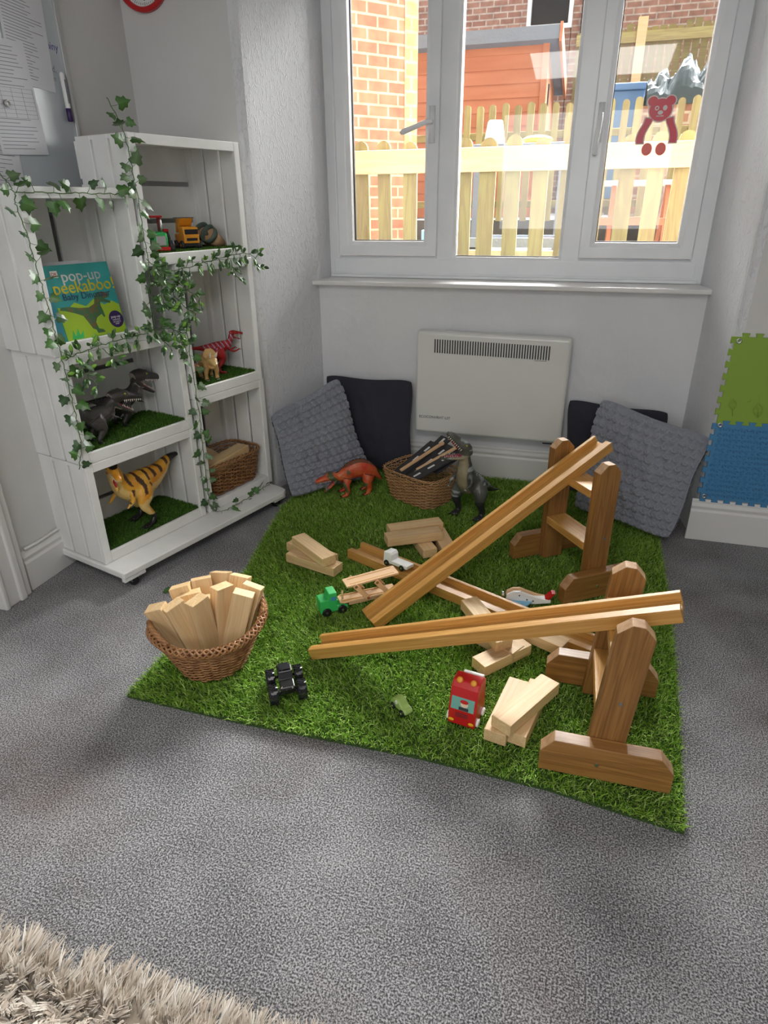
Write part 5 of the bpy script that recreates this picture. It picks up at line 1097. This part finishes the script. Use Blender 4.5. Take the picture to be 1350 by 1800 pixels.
# ================================================================ GARLANDS
def leaf_mesh(b, cols, p, d, nrm, size, col, shape):
    d = d.normalized(); s = d.cross(nrm).normalized(); n2 = s.cross(d); k = len(b.v)
    if shape == 'ivy':
        half = [(0, 0), (.30, -.10), (.52, .12), (.34, .38), (.40, .58), (.16, .68), (0, 1.0)]
    else: half = [(0, 0), (.16, .15), (.27, .38), (.24, .62), (.12, .85), (0, 1.0)]
    mid = [(0, y) for _, y in half]; vs = []; fold = .22
    for sg in (1, -1):
        for x, y in half: vs.append(p + (s * x * sg + d * y + n2 * (-fold * x + .10 * math.sin(y * 2.5))) * size)
    m = [p + (d * max(0, y) + n2 * (.10 * math.sin(max(0, y) * 2.5))) * size for _, y in half]; vs += m; N = len(half)
    fs = [(i, i + 1, 2 * N + i + 1, 2 * N + i) for i in range(N - 1)] + [(N + i + 1, N + i, 2 * N + i, 2 * N + i + 1) for i in range(N - 1)]
    b.v += [tuple(v) for v in vs]; b.f += [tuple(q + k for q in f) for f in fs]; b.m += [0] * len(fs)
    rim = tuple(min(1, c * 1.0) for c in col); cen = tuple(min(1, c * 1.6 + .015) for c in col)
    cols += [(*rim, 1)] * (2 * N) + [(*cen, 1)] * N
def garland(label, paths, kind, spacing, size, dens=1, cat='garland', zoff=0, bushy=0, outv=-.02):
    """paths: list of polylines in shelf coordinates (u, v, z)"""
    t = thing('leaf_garland' if kind != 'ivy' else 'ivy_garland', label, cat, SP(0, 0, 0))
    o0 = SP(0, 0, 0); vb = MB(); lb = MB(); cols = []; fr = ST.to_3x3() @ Vector((0, -1, 0))
    for path in paths:
        Q = [Vector(q) for q in catmull(path, 8)]; Q = [SP(*q) - o0 for q in Q]
        for q in Q[1:-1]: q += Vector((random.uniform(-.003, .003), random.uniform(-.003, .003), random.uniform(-.003, .003)))
        vb.tube(Q, .0016, 5); acc = 0; side = 1
        for i in range(1, len(Q)):
            seg = Q[i] - Q[i - 1]; acc += seg.length
            while acc > spacing:
                acc -= spacing; side = -side; tang = seg.normalized(); perp = tang.cross(fr).normalized() * side
                for _ in range(1 + bushy):
                    base = Q[i]; d1 = (perp * random.uniform(.5, 1) + tang * random.uniform(-.5, .5) + fr * random.uniform(0, .5) + Vector((0, 0, -.25 * (1 if bushy else .4)))).normalized()
                    L = random.uniform(.012, .028) * (1 + bushy * .45) * (size / .04) ** .5; end = base + d1 * L; vb.tube([base, base.lerp(end, .5) + Vector((0, 0, -.002)), end], .0009, 4)
                    for q in range(1 if not bushy else 3):
                        pp = base.lerp(end, 1 - q * .3); ld = (d1 + Vector((random.uniform(-.6, .6), random.uniform(-.6, .6), random.uniform(-.8, .3)))).normalized()
                        nn = (fr + Vector((random.uniform(-.6, .6), random.uniform(-.6, .6), random.uniform(-.3, .8)))).normalized()
                        col = random.choice([(.028, .075, .012), (.04, .11, .02), (.022, .06, .018), (.05, .12, .03)] + ([(.14, .30, .035), (.10, .16, .08)] if bushy else [(.07, .12, .05)]))
                        leaf_mesh(lb, cols, pp, ld, nn, size * random.uniform(.75, 1.15), col, kind)
    vb.build('stem', 'stem', t, smooth=True); o = lb.build('foliage', 'leaf', t, smooth=False)
    at = o.data.color_attributes.new('Col', 'FLOAT_COLOR', 'POINT'); at.data.foreach_set('color', [x for c_ in cols for x in c_]); return t
garland('trailing ivy garland along the top and down the left edge of the shelf', [[(-.076, -.02, 1.449), (-.051, -.015, 1.422), (-.034, -.012, 1.396), (.021, -.01, 1.396), (.127, -.01, 1.394), (.242, -.01, 1.393), (.385, -.01, 1.393)],
    [(-.034, -.01, 1.391), (-.040, -.012, 1.363), (-.030, -.012, 1.296), (-.02, -.012, 1.208), (-.016, -.012, 1.139), (-.010, -.012, 1.067), (-.006, -.012, .98), (-.002, -.012, .91), (.0, -.012, .80), (.002, -.012, .68), (-.004, -.012, .575), (-.03, -.012, .50)]], 'ivy', .030, .044)
garland('ivy garland climbing from the book shelf above the taller crates', [[(.374, .02, 1.68), (.394, -.01, 1.60), (.405, -.012, 1.50), (.412, -.012, 1.40), (.414, -.012, 1.25), (.415, -.012, 1.17), (.40, -.012, 1.02), (.40, -.012, .90)]], 'ivy', .024, .044)
garland('ivy garland hanging down the centre post to the base board', [[(.50, -.012, .90), (.548, -.012, .90), (.552, -.012, .767), (.556, -.012, .597), (.552, -.012, .423), (.548, -.012, .238), (.545, -.014, .127), (.56, -.04, .098), (.62, -.055, .094), (.759, -.05, .094), (.88, -.03, .094), (.93, -.03, .094)]], 'ivy', .031, .040)
garland('bushy small leaved garland over the front of the tractor shelf', [[(.404, -.018, 1.18), (.477, -.02, 1.135), (.621, -.022, 1.14), (.812, -.02, 1.165), (.947, -.02, 1.165), (1.0, -.02, 1.11)], [(.45, -.02, 1.15), (.48, -.025, 1.09), (.52, -.025, 1.02), (.60, -.025, .96)], [(.48, -.03, 1.12), (.56, -.03, 1.06), (.63, -.03, 1.02)], [(.45, -.03, 1.13), (.44, -.03, 1.04), (.46, -.03, .99)], [(.82, -.03, 1.15), (.84, -.03, 1.08)]], 'oval', .021, .027, bushy=1)
garland('bushy small leaved garland under the dinosaur book', [[(.004, -.018, .885), (.081, -.02, .905), (.199, -.02, .915), (.324, -.02, .92), (.43, -.02, .93), (.542, -.02, .89)], [(.05, -.025, .89), (.06, -.03, .83), (.10, -.03, .78)], [(.15, -.025, .90), (.20, -.03, .84)], [(.40, -.02, .92), (.45, -.03, .84)], [(.47, -.03, .90), (.52, -.03, .84)]], 'oval', .022, .027, bushy=1)
# a fallen leaf
b = MB(); cols = []; leaf_mesh(b, cols, Vector((0, 0, 0)), Vector((1, .3, 0)), Vector((0, 0, 1)), .045, (.03, .09, .015), 'ivy')
o = b.build('fallen_ivy_leaf', 'leaf', T=TR((-1.435, 1.80, .006))); at = o.data.color_attributes.new('Col', 'FLOAT_COLOR', 'POINT'); at.data.foreach_set('color', [x for c_ in cols for x in c_]); tag(o, 'single fallen ivy leaf on the grey carpet near the round basket', 'leaf')
